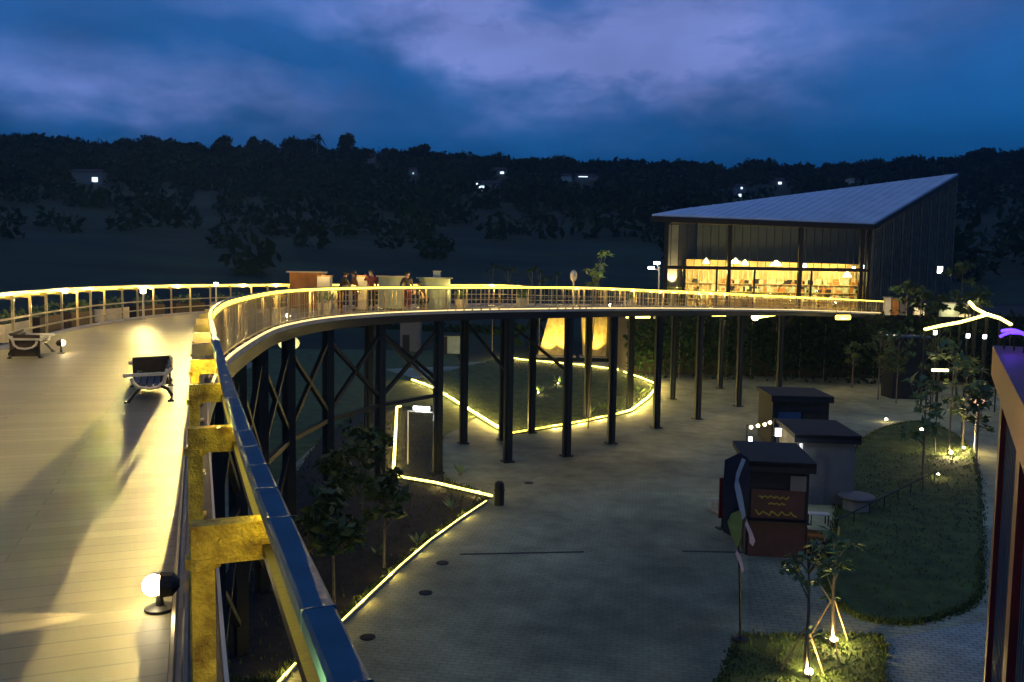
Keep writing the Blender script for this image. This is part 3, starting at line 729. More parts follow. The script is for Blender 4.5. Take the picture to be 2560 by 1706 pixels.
lawnC = [(2090, 1300), (2100, 1200), (2150, 1110), (2230, 1065), (2330, 1060), (2420, 1120), (2450, 1220), (2455, 1400), (2440, 1500), (2350, 1545), (2250, 1560), (2150, 1545), (2085, 1500), (2055, 1420)]
ground_poly('lawn', px_poly(smooth_closed(lawnC), ZG), 'grass', ZG-.2, ZG+.03, 'round dark lawn beside the kiosks')
ground_poly('planting_ground', px_poly([(1850, 1590), (2190, 1590), (2210, 1630), (2210, 1800), (1760, 1800)], ZG), 'grass', ZG-.2, ZG+.028, 'dark planting patch with the two staked trees')
ground_poly('setts_paving', px_poly([(2215, 1600), (2250, 1590), (2520, 1545), (2560, 1800), (2215, 1800)], ZG), 'setts', ZG-.2, ZG+.012, 'small grey setts beside the maroon tower')
ground_poly('garden_path', px_poly([(1870, 1395), (2060, 1390), (2085, 1505), (2150, 1550), (2250, 1566), (2440, 1508), (2560, 1460), (2560, 1540), (2250, 1586), (1870, 1586)], ZG), 'pathpave', ZG-.2, ZG+.008, 'paved path around the round lawn')
ground_poly('lawn', px_poly([(900, 925), (1150, 915), (1140, 880), (1268, 868), (2260, 905), (2300, 850), (600, 835), (650, 930)], ZG), 'grass', ZG-.2, ZG+.027, 'dark far lawn beyond the plaza under the walkway')
blades(smooth_closed(lawnC), 9000, 1); blades([(1850, 1590), (2190, 1590), (2210, 1630), (2210, 1800), (1760, 1800)], 4000, 2, .07); blades(bedA, 9000, 3, .12)
blades(bedB, 5000, 4, .12)
tag(BL.build('grass', 'grass'), 'short grass growing over the lawns and planting patches', 'grass', kind='stuff')
# hedge wall behind the plaza
def hedge(label, p0, p1, h, sd):
    rg = random.Random(sd); t = thing('hedge', label, 'hedge', ((p0.x+p1.x)/2, (p0.y+p1.y)/2, ZG)); mb = MB(); n = int((p1-p0).length/.7)
    for i in range(n+1):
        c = p0.lerp(p1, i/n); mb.leaves((c.x, c.y, ZG+h*.5), (.75, .6, h*.55), 150, .26, rg, .1)
    mb.build('foliage', 'leaf_d', t)
    st = MB()
    for i in range(0, n+1, 3): c = p0.lerp(p1, i/n); st.tube([V((c.x, c.y, ZG)), V((c.x, c.y, ZG+h*.8))], .04, 5)
    st.build('stems', 'bark', t)
hedge('long dark hedge closing the plaza in front of the terrace wall', V((11, 76.5, ZG)), V((52, 72.5, ZG)), 6.6, 71)
hedge('dark hedge behind the far lawn below the bend', P(700, 850, z=ZG), P(1250, 862, z=ZG), 2.6, 72)

def rope_light(px, label, m, power, z=ZG+.13, every=2.2, closed=False, r=.05, col=(1, .72, .2)):
    pts = [P(x, y, z=z) for x, y in px]
    t = thing('rope_light', label, 'rope light', pts[0], 'rope lights edging the garden beds')
    MB().tube(pts, r, 6).build('light_tube', m, t)
    kb = MB()
    for a, b in zip(pts, pts[1:]): kb.bar(V((a.x, a.y, ZG+.04)), V((b.x, b.y, ZG+.04)), .12, .1)
    kb.build('edging', 'concrete', t)
    acc = 0
    for a, b in zip(pts, pts[1:]):
        l = (b-a).length; s = every-acc
        while s <= l: light('POINT', a.lerp(b, s/l)+V((0, 0, .12)), power*4.5, col, .03, t, name='rope_lamp'); s += every
        acc = (acc+l) % every
rope_light([(1270, 880), (1274, 893), (1300, 899), (1460, 913), (1545, 925)], 'rope light along the back edge of the big lawn below the lit pylons', 'led_w', 40, r=.09)
rope_light([(1560, 930), (1600, 944), (1635, 958), (1641, 967), (1622, 993), (1578, 1026), (1545, 1034)], 'rope light rounding the pointed tip of the big lawn', 'led_w', 44, r=.085)
rope_light([(1545, 1034), (1450, 1054), (1275, 1083)], 'thin rope light along the front edge of the big lawn', 'led', 34, r=.045)
rope_light([(1275, 1083), (1240, 1066), (1150, 1010), (1085, 970), (1030, 950)], 'thick rope light slanting back along the west side of the big lawn', 'led_w', 44, r=.095)
rope_light([(1002, 1016), (992, 1018), (988, 1100), (984, 1170), (994, 1192)], 'rope light running away from the viewer beside the white frame', 'led_w', 5, r=.075)
rope_light([(1000, 1192), (1085, 1206), (1230, 1240)], 'rope light ending at the dark rounded post on the plaza', 'led_w', 5, r=.055)
rope_light([(1216, 1252), (1150, 1296), (1075, 1350), (1000, 1414), (930, 1480), (865, 1542), (800, 1602), (735, 1662), (690, 1712)], 'long rope light curving towards the viewer below the handrail', 'led_w', 2.2, r=.022, z=ZG+.1)
# little plants along the rope lights
def low_plant(label, base, h, sd, m='leaf_l', group='low plants by the rope lights'):
    rg = random.Random(sd); t = thing('low_plant', label, 'plant', base, group); b = V(base); mb = MB(); st = MB()
    for k in range(9):
        a = rg.uniform(0, 6.28); d = V((math.cos(a), math.sin(a), rg.uniform(.6, 1.6))).normalized(); e = b+d*h*rg.uniform(.7, 1.1); sdv = V((-math.sin(a), math.cos(a), 0))*h*.12
        mb.add([b+d*h*.15, b.lerp(e, .55)+sdv, e, b.lerp(e, .55)-sdv], [(0, 1, 2, 3)]); st.tube([b, b+d*h*.25], .012, 4)
    mb.build('leaves', m, t); st.build('stem', 'bark', t)
for i, (x, y, h, lab) in enumerate([(1150, 1190, .7, 'low plant near the middle of the short rope light'), (1130, 1275, .6, 'low plant at the upper bend of the long rope light'), (1045, 1362, .6, 'reddish lit low plant halfway down the long rope light'),
        (945, 1392, .5, 'low plant with a white flower near the long rope light'), (1475, 1036, .8, 'low lit plant at the front edge of the big lawn, by the right column'), (1510, 1028, .8, 'low lit plant beside the pair at the front lawn edge'), (1600, 985, .9, 'low lit plant inside the pointed tip of the big lawn'), (1570, 970, .9, 'low lit plant behind the tip of the big lawn')]):
    low_plant(lab, P(x, y, z=GZ), h, 80+i)
# two glowing shrubs on the big lawn
for x, y, lab in ((1348, 985, 'yellow lit shrub with a spotlight on the big lawn'), (1397, 962, 'smaller yellow lit shrub farther back on the big lawn')):
    b = P(x, y, z=GZ); low_plant(lab, b, 1.0, x, 'leaf_l', 'lit shrubs on the lawn'); uplight(b+V((-.1, -.5, 0)), 'spotlight in front of the ' + lab.split(' with')[0], 26, r=.06)
# white frame beside the rope light with a bright lamp
def white_frame():
    b = P(1058, 1165, z=GZ); t = thing('white_metal_frame', 'tall thin white metal frame with a lit panel beside the rope light', 'frame', b)
    p0 = P(1086, 1165, z=GZ); p1 = P(1000, 1020, z=GZ)
    h = 2.6; w = .06; q = V((-1.3, .25, 0)); a = p0; c = p0+q
    f = MB(); f.bar(a, a+V((0, 0, h)), w, w); f.bar(c, c+V((0, 0, h)), w, w); f.build('upright', 'cast', t)
    f = MB(); f.bar(a+V((0, 0, h-.03)), c+V((0, 0, h-.03)), w, w); f.build('crossbar', 'cast', t)
    f = MB(); f.box(((a.x+c.x)/2, (a.y+c.y)/2, ZG+h+.16), (.8, .06, .16), math.atan2(q.y, q.x)); f.build('lit_panel', 'lamp_white', t)
    light('POINT', (a+c)/2+V((0, -.4, h-.3)), 30, (.85, .95, 1), .08, t, name='panel_lamp')
white_frame()
def bollard(label, p, h, r):
    t = thing('bollard', label, 'bollard', p); MB().lathe(p, [(r, 0), (r, h*.8), (r*.9, h*.93), (r*.5, h)], 16).build('shaft', 'column', t)
    MB().lathe(p, [(r*1.12, h*.6), (r*1.12, h*.66)], 16).build('band', 'steel', t)
bollard('dark rounded bollard at the corner where two rope lights meet', P(1248, 1262, z=ZG), .95, .2)
for i, (x, y, lab) in enumerate([(919, 1594, 'round dark drain cover closest to the handrail'), (1064, 1483, 'round dark drain cover second along the rope light'), (1106, 1408, 'round dark drain cover third along the rope light'), (1322, 1208, 'round dark drain cover near the front column')]):
    p = P(x, y, z=ZG); t = thing('drain_cover', lab, 'drain cover', p, 'drain covers on the plaza'); MB().lathe(p, [(.2, .004), (.2, .02), (.16, .028)], 18).build('lid', 'drain', t)
for px in ([(1150, 1386), (1460, 1380)], [(1705, 1378), (1990, 1384)]):
    a, b = P(*px[0], z=ZG+.006), P(*px[1], z=ZG+.006); o = MB().bar(a, b, .12, .006).build('drain_channel', 'drain'); tag(o, 'dark drain channel across the plaza', kind='structure')

# ------------------------------------------------------------------ lit pylons under the walkway and round sign
def pylon(px, label, d, lights):
    pts = [P(x, y, d=d) for x, y in px]; base = P((px[0][0]+px[1][0])/2, px[0][1], d=d)
    t = thing('stone_pylon', label, 'pylon', (base.x, d, ZG), 'lit stone pylons'); zb = ZG
    bl, br, tr_, tl = pts; bl = V((bl.x, d, zb)); br = V((br.x, d, zb))
    MB().slab([bl, br, tr_, tl], -1.2 if False else 1.2).build('shaft', 'stone_y', t)
    MB().box(((bl.x+br.x)/2, d+.3, ZG+.1), ((br.x-bl.x)+.8, 2.2, .2)).build('plinth', 'concrete', t)
    for lx in lights: 
        light('SPOT', (bl.x+(br.x-bl.x)*lx, d-1.6, ZG+.25), 2000, (1, .68, .12), .06, t, (bl.x+(br.x-bl.x)*lx, d, ZG+2.6), 75, .8, 'pylon_lamp')
    tag(t)
PD = P(1400, 893, z=ZG).y
pylon([(1345, 893), (1430, 896), (1424, 776), (1376, 776)], 'tapering yellow lit stone pylon left of the thick column', PD, (.3, .8))
pylon([(1458, 897), (1514, 899), (1526, 776), (1455, 776)], 'straight yellow lit stone pylon right of the thick column', PD, (.5,))
def oval_sign():
    c = P(722, 858, d=40); t = thing('oval_lantern', 'yellow glowing oval lantern seen between the braces', 'lantern', (c.x, c.y, ZG))
    MB().tube([V((c.x, c.y, ZG)), V((c.x, c.y, c.z-.3))], .05, 8).build('post', 'column', t)
    MB().ball(c, (.52, .2, .36), 18, 10).build('shade', emit('oval_lantern_glow', (1, .9, .25), .85), t)
    light('POINT', c+V((0, -.6, -.2)), 18, (1, .85, .35), .1, t, name='lantern_lamp')
oval_sign()
# low far huts under the bend, dim grey panels
for i, (x0, x1, y0, y1, lab) in enumerate([(1000, 1050, 805, 880, 'dim grey utility hut standing beyond the braces'), (1092, 1150, 840, 885, 'dim teal box hut farther along beyond the columns')]):
    b = P((x0+x1)/2, y1, z=ZG); d = b.y; t = thing('utility_hut', lab, 'hut', (b.x, d, ZG), 'small huts below the walkway'); tp = P((x0+x1)/2, y0, d=d); w = (x1-x0)/F_PX*d
    MB().box((b.x, d+1, (ZG+tp.z)/2), (w, 2, tp.z-ZG)).build('wall', 'kioskwhite' if i == 0 else 'palegreen', t)
    MB().box((b.x, d+1, tp.z+.08), (w+.4, 2.4, .16)).build('roof', 'kioskdark', t)
    MB().box((b.x-w*.2, d-.02, ZG+1.0), (.8, .06, 2.0)).build('door', 'steel', t)

# ------------------------------------------------------------------ kiosks and flag
def kiosk(label, cx, cd, w, dep, h, rz, body, group='food kiosks on the plaza'):
    base = V((cx, cd, ZG)); t = thing('kiosk', label, 'kiosk', base, group); m = Matrix.Rotation(rz, 3, 'Z')
    def q(x, y, z): return base + m @ V((x, y, z))
    f = MB(); f.box(q(0, dep/2, h/2), (w, dep, h), rz); f.build('body', body, t)
    r = MB(); r.box(q(0, dep/2-.1, h+.09), (w+.3, dep+.4, .18), rz); r.box(q(0, -.28, h-.02), (w+.3, .04, .3), rz); r.build('roof', 'kioskdark', t)
    return t, q
kb = P(1938, 1392, z=ZG); k1, q1 = kiosk('charcoal kiosk with yellow lettering on a maroon front beside the flag', kb.x, kb.y, 1.95, 3.0, 3.05, R(-8), 'kioskdark')
MB().box(q1(0, -.04, .62), (1.8, .06, 1.22), R(-8)).build('counter', 'maroon_d', k1)
MB().box(q1(0, -.03, 1.75), (1.7, .05, 1.0), R(-8)).build('sign_board', 'maroon_d', k1)
def lettering(parent, q, strokes, y, m, th=.05, rz=0):
    mb = MB()
    for st in strokes:
        for (xa, za), (xb, zb) in zip(st, st[1:]): mb.bar(q(xa, y, za), q(xb, y, zb), .015, th, up=V((0, 0, 1)))
    mb.build('lettering', m, parent)
def script_line(x0, x1, z, amp, n, sd):
    rg = random.Random(sd); return [[(x0+(x1-x0)*k/n+.03*math.sin(k*1.7), z+amp*math.sin(k*1.9+sd)*rg.uniform(.4, 1)) for k in range(n+1)]]
for row in (script_line(-.62, .35, 2.0, .06, 17, 1), script_line(-.3, .25, 1.8, .05, 11, 4), script_line(-.7, .6, 1.47, .11, 15, 2)): lettering(k1, q1, row, -.075, 'yellowpaint', .045)
MB().box(q1(0, -.2, 1.24), (1.95, .34, .05), R(-8)).build('counter_ledge', 'frame', k1)
MB().box(q1(.62, -.08, 2.5), (.5, .03, .5), R(-8)).build('menu_board', 'kioskwhite', k1)
jn = MB()
for k in range(1, 5): jn.box(q1(.98, .6*k, 1.5), (.03, .02, 2.9), R(-8)); jn.box(q1(-.98, .6*k, 1.5), (.03, .02, 2.9), R(-8))
jn.build('panel_joints', 'steel', k1)
def crate(label, pt, w, h, m, rz):
    t = thing('crate', label, 'crate', pt, 'crates between the kiosks'); c = MB(); mm = Matrix.Rotation(rz, 3, 'Z')
    for z in range(3): 
        for sgn in (-1, 1): c.box(pt+mm @ V((0, sgn*w*.4, h*(.18+.32*z))), (w, .03, h*.22), rz); c.box(pt+mm @ V((sgn*w*.49, 0, h*(.18+.32*z))), (.03, w*.76, h*.22), rz)
    c.box(pt+V((0, 0, .03)), (w*.96, w*.78, .03), rz); c.build('slats', m, t)
    po = MB()
    for sx in (-1, 1):
        for sy in (-1, 1): MB().box(pt+mm @ V((sx*w*.45, sy*w*.36, h*.5)), (.05, .05, h), rz).build('corner_post', m, t)
cp = q1(1.45, .2, .002); crate('dark crate on the ground beside the lettered kiosk', cp, .6, .45, 'slat', R(10)); crate('orange timber crate farther back beside the lettered kiosk', q1(1.5, 1.2, .002), .55, .6, 'orangewood', R(-14)); crate('pale crate at the corner of the low dark kiosk', V((k1.location.x-.5, k1.location.y+5.2, ZG+.002)), .6, .5, 'cream', R(20))
k2b = P(2058, 1262, z=ZG); k2, q2 = kiosk('off-white walled kiosk with a dark roof behind the lettered kiosk', k2b.x, k2b.y, 2.3, 3.4, 2.75, R(-6), 'kioskwhite')
MB().box(q2(-.4, -.03, 1.0), (.8, .06, 1.95), R(-6)).build('door', 'kioskwhite', k2)
MB().box(q2(-1.05, -.33, 1.6), (.1, .1, 1.9), R(-6)).build('tube_lamp', emit('tube_lamp_glow', (.9, .85, .8), .8), k2)
k3b = P(1998, 1120, z=ZG); k3, q3 = kiosk('low dark kiosk with a flat roof farthest back of the three', k3b.x, k3b.y, 3.0, 3.4, 2.7, R(-4), 'kioskdark')
MB().box(q3(.7, -.03, 1.1), (1.2, .06, 1.7), R(-4)).build('shutter', 'steel', k3)
MB().box(q3(-.6, -.03, 1.5), (1.2, .06, .9), R(-4)).build('hatch', 'navy', k3)
# warm string of bulbs and a white lamp between the kiosks
def bulb_string():
    pts = [P(1878, 1064, d=36), P(1895, 1060, d=36.2), P(1912, 1057, d=36.5), P(1925, 1052, d=36.8)]
    t = thing('bulb_string', 'short string of warm bulbs hanging at the kiosk eaves', 'string light', pts[0]); pole0 = P(1868, 1062, d=36); pole1 = P(1935, 1046, d=37)
    MB().tube([pole0]+pts+[pole1], .012, 5).build('cable', 'iron', t)
    for e in (pole0, pole1): MB().tube([V((e.x, e.y, ZG)), e], .03, 6).build('pole', 'column', t)
    for p in pts: MB().ball(p-V((0, 0, .08)), .085, 10, 7).build('bulb', 'lamp_gold', t)
    light('POINT', pts[2]-V((0, .3, .4)), 25, (1, .8, .45), .08, t, name='bulb_lamp')
bulb_string()
def wall_lamp(label, p, size, m, power, col, name='wall_lamp', group=None):
    t = thing(name, label, 'lamp', (p.x, p.y, p.z), group)
    MB().box(p, (size*1.1, .08, size*1.5)).build('lens', m, t); MB().box(p+V((0, .07, 0)), (size*1.4, .08, size*1.8)).build('housing', 'iron', t)
    if power: light('POINT', p-V((0, .35, .1)), power, col, .08, t, name='wall_lamp_light')
    return t
lp = P(1946, 1081, d=33.6); t = wall_lamp('square white lamp on a post between two kiosk roofs', lp, .2, 'lamp_white', 22, (.85, .95, 1), 'post_lamp')
MB().tube([V((lp.x, lp.y+.12, ZG)), lp+V((0, .12, 0))], .035, 6).build('post', 'column', t)
gl = P(1876, 1098, d=31); t = wall_lamp('small round white lamp at the corner of the lettered kiosk', gl, .1, 'lamp_white', 12, (.9, .95, 1), 'post_lamp')
MB().tube([V((gl.x, gl.y+.12, ZG)), gl+V((0, .12, 0))], .03, 6).build('post', 'column', t)
def flag():
    b = P(1851, 1600, z=ZG); d = b.y; t = thing('feather_flag', 'drooping feather flag in navy, pale blue, green and lilac on a thin pole', 'flag', b)
    def w(x, y, dy=0): return P(x, y, d=d+dy)
    pole = [b]+[w(x, y) for x, y in ((1850, 1480), (1847, 1380), (1838, 1280), (1830, 1190), (1845, 1138), (1868, 1142))]
    MB().tube(pole, [.03, .028, .026, .022, .02, .016, .012], 8).build('pole', 'iron', t)
    MB().lathe(b, [(.22, 0), (.22, .05), (.05, .09)], 14).build('base', 'iron', t)
    def patch(name, px, m, dy, th=.012):
        pts = [w(x, y, dy+.05*math.sin(y*.05)*0) for x, y in px]
        MB().slab(pts, th).build(name, m, t)
    patch('flag_cloth', [(1812, 1150), (1850, 1132), (1872, 1148), (1876, 1200), (1866, 1270), (1858, 1330), (1835, 1345), (1808, 1330), (1806, 1240)], 'navy_cloth', -.03)
    patch('pale_stripe', [(1855, 1145), (1864, 1150), (1852, 1180), (1846, 1200), (1856, 1240), (1864, 1290), (1856, 1300), (1846, 1265), (1836, 1215), (1840, 1185)], 'blue_cloth', -.06)
    patch('green_lobe', [(1848, 1276), (1856, 1300), (1852, 1345), (1842, 1372), (1828, 1340), (1818, 1305), (1828, 1284)], 'green_cloth', -.085)
    patch('lilac_edge', [(1866, 1300), (1880, 1330), (1888, 1352), (1882, 1366), (1874, 1358), (1872, 1335), (1862, 1312)], 'lilac_cloth', -.06)
    patch('lilac_tail', [(1842, 1374), (1852, 1392), (1861, 1425), (1855, 1432), (1848, 1408), (1838, 1384)], 'lilac_cloth', -.05)
flag()
sb = P(1812, 1330, z=ZG); t = thing('standing_sign', 'narrow dark red standing board beside the flag', 'sign', sb)
MB().box(sb+V((0, .4, 1.15)), (.34, .05, 1.5), R(20)).build('panel', 'maroon', t); MB().box(sb+V((0, .4, .2)), (.06, .05, .4), R(20)).build('post', 'column', t); MB().box(sb+V((0, .4, .02)), (.4, .35, .04), R(20)).build('base', 'column', t)
def round_seat():
    p = P(2140, 1275, z=ZG); t = thing('round_seat', 'pale round concrete seat at the corner of the off-white kiosk', 'seat', p)
    MB().lathe(p, [(.5, 0), (.5, .5)], 24).build('plinth', 'concrete', t); MB().lathe(p, [(.66, .502), (.7, .54), (.68, .6), (.5, .62)], 24).build('seat_top', 'kioskwhite', t)
round_seat()
p = P(2045, 1312, z=ZG); t = thing('low_table', 'small low table with a white top in front of the off-white kiosk', 'table', p)
MB().box(p+V((0, 0, .42)), (.75, .4, .04), R(-6)).build('tabletop', 'cast', t)
for sx in (-1, 1):
    for sy in (-1, 1): MB().box(p+V((sx*.32, sy*.15, .2)), (.04, .04, .4), R(-6)).build('leg', 'iron', t)
# low rail bordering the round lawn
def lawn_rail():
    a, b = P(2092, 1330, z=ZG), P(2335, 1205, z=ZG); t = thing('lawn_rail', 'low metal rail crossing the round lawn edge', 'railing', a)
    MB().tube([a+V((0, 0, .45)), b+V((0, 0, .45))], .03, 8).build('handrail', 'steel', t)
    for k in range(8): c = a.lerp(b, k/7); MB().tube([c, c+V((0, 0, .45))], .022, 6).build('post', 'steel', t)
lawn_rail()

# ------------------------------------------------------------------ maroon and navy tower by the viewer
def tower():
    A = P(2492, 866, d=12); zt = A.z
    dirv = (V((4.5, 7.4, 0))-V((A.x, A.y, 0))).normalized(); nrm = V((dirv.y, -dirv.x, 0))
    if nrm.x < 0: nrm = -nrm
    base = V((A.x, A.y, ZG)); t = thing('sign_tower', 'tall maroon framed tower with navy panels and purple neon on top', 'tower', base)
    L_ = 8.0; B = base+dirv*L_; th = nrm*.5
    H = zt-ZG
    f = MB()
    for k in (0.0, 4.0, 7.7): c = base+dirv*(k+.16)+th*.5; f.bar(c, c+V((0, 0, H-.42)), .32, .56, up=dirv)
    f.build('upright', 'maroon', t)
    c0 = base+th*.5+V((0, 0, H-.2)); f = MB(); f.bar(c0, c0+dirv*L_, .6, .42); f.build('top_beam', 'redbrown', t)
    f = MB(); c0 = base+dirv*.3+th*.6+V((0, 0, (H-.45)/2)); f.bar(c0, c0+dirv*(L_-.5), .22, H-.5); f.build('panel', 'navy', t)
    rb = MB()
    for k in range(1, 26): c = base+dirv*(.3+k*.29)+th*.36; rb.bar(c, c+V((0, 0, H-.5)), .05, .03, up=dirv)
    rb.build('panel_ribs', 'navy', t)
    s = thing('neon_sign', 'purple neon arcs standing on the maroon tower top', 'neon sign', A+V((0, 0, .02)))
    for k, (x0, y0, x1, y1) in enumerate(((2500, 842, 2570, 838), (2504, 828, 2575, 846), (2530, 832, 2600, 862))):
        pts = []
        for j in range(7):
            q = j/6; pts.append(P(x0+(x1-x0)*q, y0+(y1-y0)*q-10*math.sin(q*3.14), d=11.6-.6*k))
        MB().tube(pts, .022, 8).build('neon_tube', 'purple', s)
    st = MB()
    for j in range(3): e = P(2512+25*j, 840, d=11.4-.3*j); st.tube([V((e.x, e.y, zt-.02)), e], .012, 5)
    st.build('bracket', 'iron', s)
    light('POINT', P(2530, 820, d=10.8), 1.5, (.15, .05, 1), .05, s, name='neon_lamp')
tower()

# ------------------------------------------------------------------ terrace with the glass pavilion
TZ = -1.35
def pavilion():
    FL, FR = P(1660, 541, d=81), P(2180, 558, d=80); RR = P(2388, 437, d=92); RL = P(1735, 520, d=93)
    fl, fr, rr, rl = [V((p.x, p.y, TZ)) for p in (FL, FR, RR, RL)]
    ter = MB().prism([(q.x, q.y) for q in (fl+V((-3, -1.4, 0)), fr+V((3.0, -1.4, 0)), V((62, 68, 0)), V((75, 110, 0)), V((10, 112, 0)))], ZG, TZ)
    tag(ter.build('terrace', 'bed_soil'), 'raised concrete terrace under the glass pavilion', kind='structure')
    t = thing('glass_pavilion', 'glass pavilion with a steep pale blue roof and golden lit interior', 'building', (fl+fr+rr+rl)/4)
    MB().prism([(q.x, q.y) for q in (fl, fr, rr, rl)], TZ+.004, TZ+.06).build('floor', 'woodwall', t)
    # roof: bilinear sheet with thickness, overhanging at the left front
    o = MB(); n = 12; fl2 = P(1630, 536, d=80.5); fr2 = P(2184, 557, d=79.6); rr2 = P(2394, 434, d=92.5); rl2 = P(1700, 523, d=94)
    vs = []
    for i in range(n+1):
        for j in range(n+1):
            u, v = i/n, j/n; vs.append((fl2.lerp(fr2, u)).lerp(rl2.lerp(rr2, u), v))
    top = vs; bot = [p-V((0, 0, .3)) for p in vs]; m = (n+1)
    fs = []
    for i in range(n):
        for j in range(n):
            a = i*m+j; fs.append((a, a+m, a+m+1, a+1)); b = a+m*m; fs.append((b, b+1, b+m+1, b+m))
    for k in range(n):
        for (a, b) in ((k*m, (k+1)*m), (k*m+n, (k+1)*m+n), (k, k+1), (n*m+k, n*m+k+1)): fs.append((a, b, b+m*m, a+m*m))
    o.add(top+bot, fs); rf = o.build('roof', 'roof', t)
    sm = MB()
    for k in range(1, 24):
        u = k/24; sm.tube([fl2.lerp(fr2, u)+V((0, 0, .02)), rl2.lerp(rr2, u)+V((0, 0, .02))], .035, 4)
    sm.build('seams', 'roof', rf)
    fa = MB(); fa.bar(fl2-V((0, .02, .42)), fr2-V((0, .02, .42)), .3, .5); fa.bar(fr2-V((-.05, 0, .4)), rr2-V((-.05, 0, .4)), .3, .4); fa.build('fascia', 'frame', t)
    zt = lambda u: FL.lerp(FR, u).z-.65
    ZB = P(1830, 671, d=80.5).z      # transom between the storeys
    # posts and mullions on the front
    for px in (1668, 1828, 2006, 2158, 2182):
        u = (px-1660)/520; u = max(.005, min(.995, u)); c = fl.lerp(fr, u); MB().box((c.x, c.y, (TZ+zt(u))/2), (.34, .34, zt(u)-TZ)).build('post', 'frame', t)
    for px in (1714, 1798, 1893, 2035):
        u = (px-1660)/520; c = fl.lerp(fr, u); MB().box((c.x, c.y, (TZ+ZB)/2), (.16, .16, ZB-TZ-.2)).build('mullion', 'frame', t)
    fm = MB()
    for k in range(1, 26):
        c = fl.lerp(fr, k/26); z1 = zt(k/26); fm.box((c.x, c.y+.05, (ZB+z1)/2), (.05, .05, z1-ZB))
    fm.build('glazing_bars', 'frame', t)
    tb = MB(); tb.bar(V((fl.x, fl.y-.03, ZB)), V((fr.x, fr.y-.03, ZB)), .26, .34); tb.build('transom', 'frame', t)
    us = [0, .323, .665, .958, 1]
    for a, b in zip(us, us[1:]):
        for z0, z1f in ((TZ+.1, None), (ZB+.2, 1)):
            A, B = fl.lerp(fr, a+.008), fl.lerp(fr, b-.008); za = ZB-.2 if z1f is None else zt(a+.008); zb = ZB-.2 if z1f is None else zt(b-.008)
            A = A+V((0, .08, 0)); B = B+V((0, .08, 0))
            MB().slab([V((A.x, A.y, z0)), V((B.x, B.y, z0)), V((B.x, B.y, zb)), V((A.x, A.y, za))], .03).build('glass_pane', 'glass', t)
    for k in range(4): light('POINT', fl.lerp(fr, .12+.25*k)+V((0, 3.2, ZB+1.6-TZ)), 90, (1, .72, .3), .2, t, name='upper_lamp')
    # right side clad in vertical louvres
    lv = MB(); n = 54
    for k in range(n+1):
        u = k/n; c = fr.lerp(rr, u); z1 = FR.lerp(RR, u).z-.7; lv.box((c.x, c.y, (TZ+z1)/2), (.12 if k % 6 else .2, .3 if k % 6 else .5, z1-TZ), .4)
    lv.build('louvres', 'louvre', t)
    MB().slab([fr+V((-.3, .4, .06)), rr+V((-.3, -.2, .06)), V((rr.x-.3, rr.y-.2, RR.z-.8)), V((fr.x-.3, fr.y+.4, FR.z-.8))], .1).build('side_wall', 'frame', t)
    MB().slab([fl+V((.2, .3, .06)), V((fl.x+.2, fl.y+.3, FL.z-.8)), V((rl.x+.2, rl.y-.2, RL.z-.8)), rl+V((.2, -.2, .06))], .1).build('side_wall', 'frame', t)
    # back wall and ceiling lining of the lower storey
    bk = MB(); bk.slab([rl+V((.4, -.3, .06)), rr+V((-.5, -.3, .06)), V((rr.x-.5, rr.y-.3, RR.z-1.0)), V((rl.x+.4, rl.y-.3, RL.z-1.0))], .1); bk.build('back_wall', 'column', t)
    # inner low room: golden timber partitions to the transom height
    pr = MB(); A, B = fl.lerp(rl, .5)+V((.8, 0, 0)), fr.lerp(rr, .32)+V((-.9, 0, 0)); pr.slab([A+V((0, 0, .06)), B+V((0, 0, .06)), V((B.x, B.y, ZB+.55)), V((A.x, A.y, ZB+.95))], .15); pr.build('partition', 'woodwall', t)
    bt = MB()
    for k in range(40): c = A.lerp(B, (k+.5)/40)+V((0, -.1, 0)); bt.box((c.x, c.y, (TZ+ZB)/2), (.1, .1, ZB-TZ-.3))
    bt.build('battens', 'cream', t)
    sl = MB()
    for z in (.9, 1.7, 2.5): sl.bar(A+V((0, -.22, z)), B+V((0, -.22, z)), .35, .06)
    sl.build('shelf', 'woodwall', t)
    rg = random.Random(3)
    for m_ in ('frame', 'cream', 'orangewood', 'palegreen'):
        gd = MB()
        for z in (.93, 1.73, 2.53):
            for k in range(16): c = A.lerp(B, rg.uniform(.02, .98))+V((0, -.24, z)); h = rg.uniform(.2, .6); gd.box(c+V((0, 0, h/2)), (rg.uniform(.15, .6), .2, h))
        for k in range(3): c = A.lerp(B, rg.uniform(.05, .95))+V((0, -.18, 0)); gd.box((c.x, c.y, TZ+rg.uniform(1.2, 2.8)), (rg.uniform(.5, 1.4), .08, rg.uniform(.6, 1.6)))
        gd.build('shelf_goods', m_, t)
    # tall lit inner pillar at the left end
    c = fl+V((1.1, 1.2, 0)); MB().box((c.x, c.y, (TZ+zt(0))/2), (1.0, .6, zt(0)-TZ-.2)).build('inner_pillar', 'cream', t)
    light('SPOT', (c.x, c.y-.75, TZ+2.2), 900, (1, .76, .4), .05, t, (c.x, c.y-.1, TZ+5.5), 80, .9, 'pillar_lamp')
    # lights of the room
    for k in range(5):
        u = .08+.2*k; q = fl.lerp(fr, u)+V((0, 2.1, ZB-.3-TZ)); light('POINT', q+V((0, 0, .15)), 950, (1, .68, .2), .2, t, name='room_lamp')
    return FL, FR, fl, fr, ZB
FL, FR, fl, fr, ZB = pavilion()
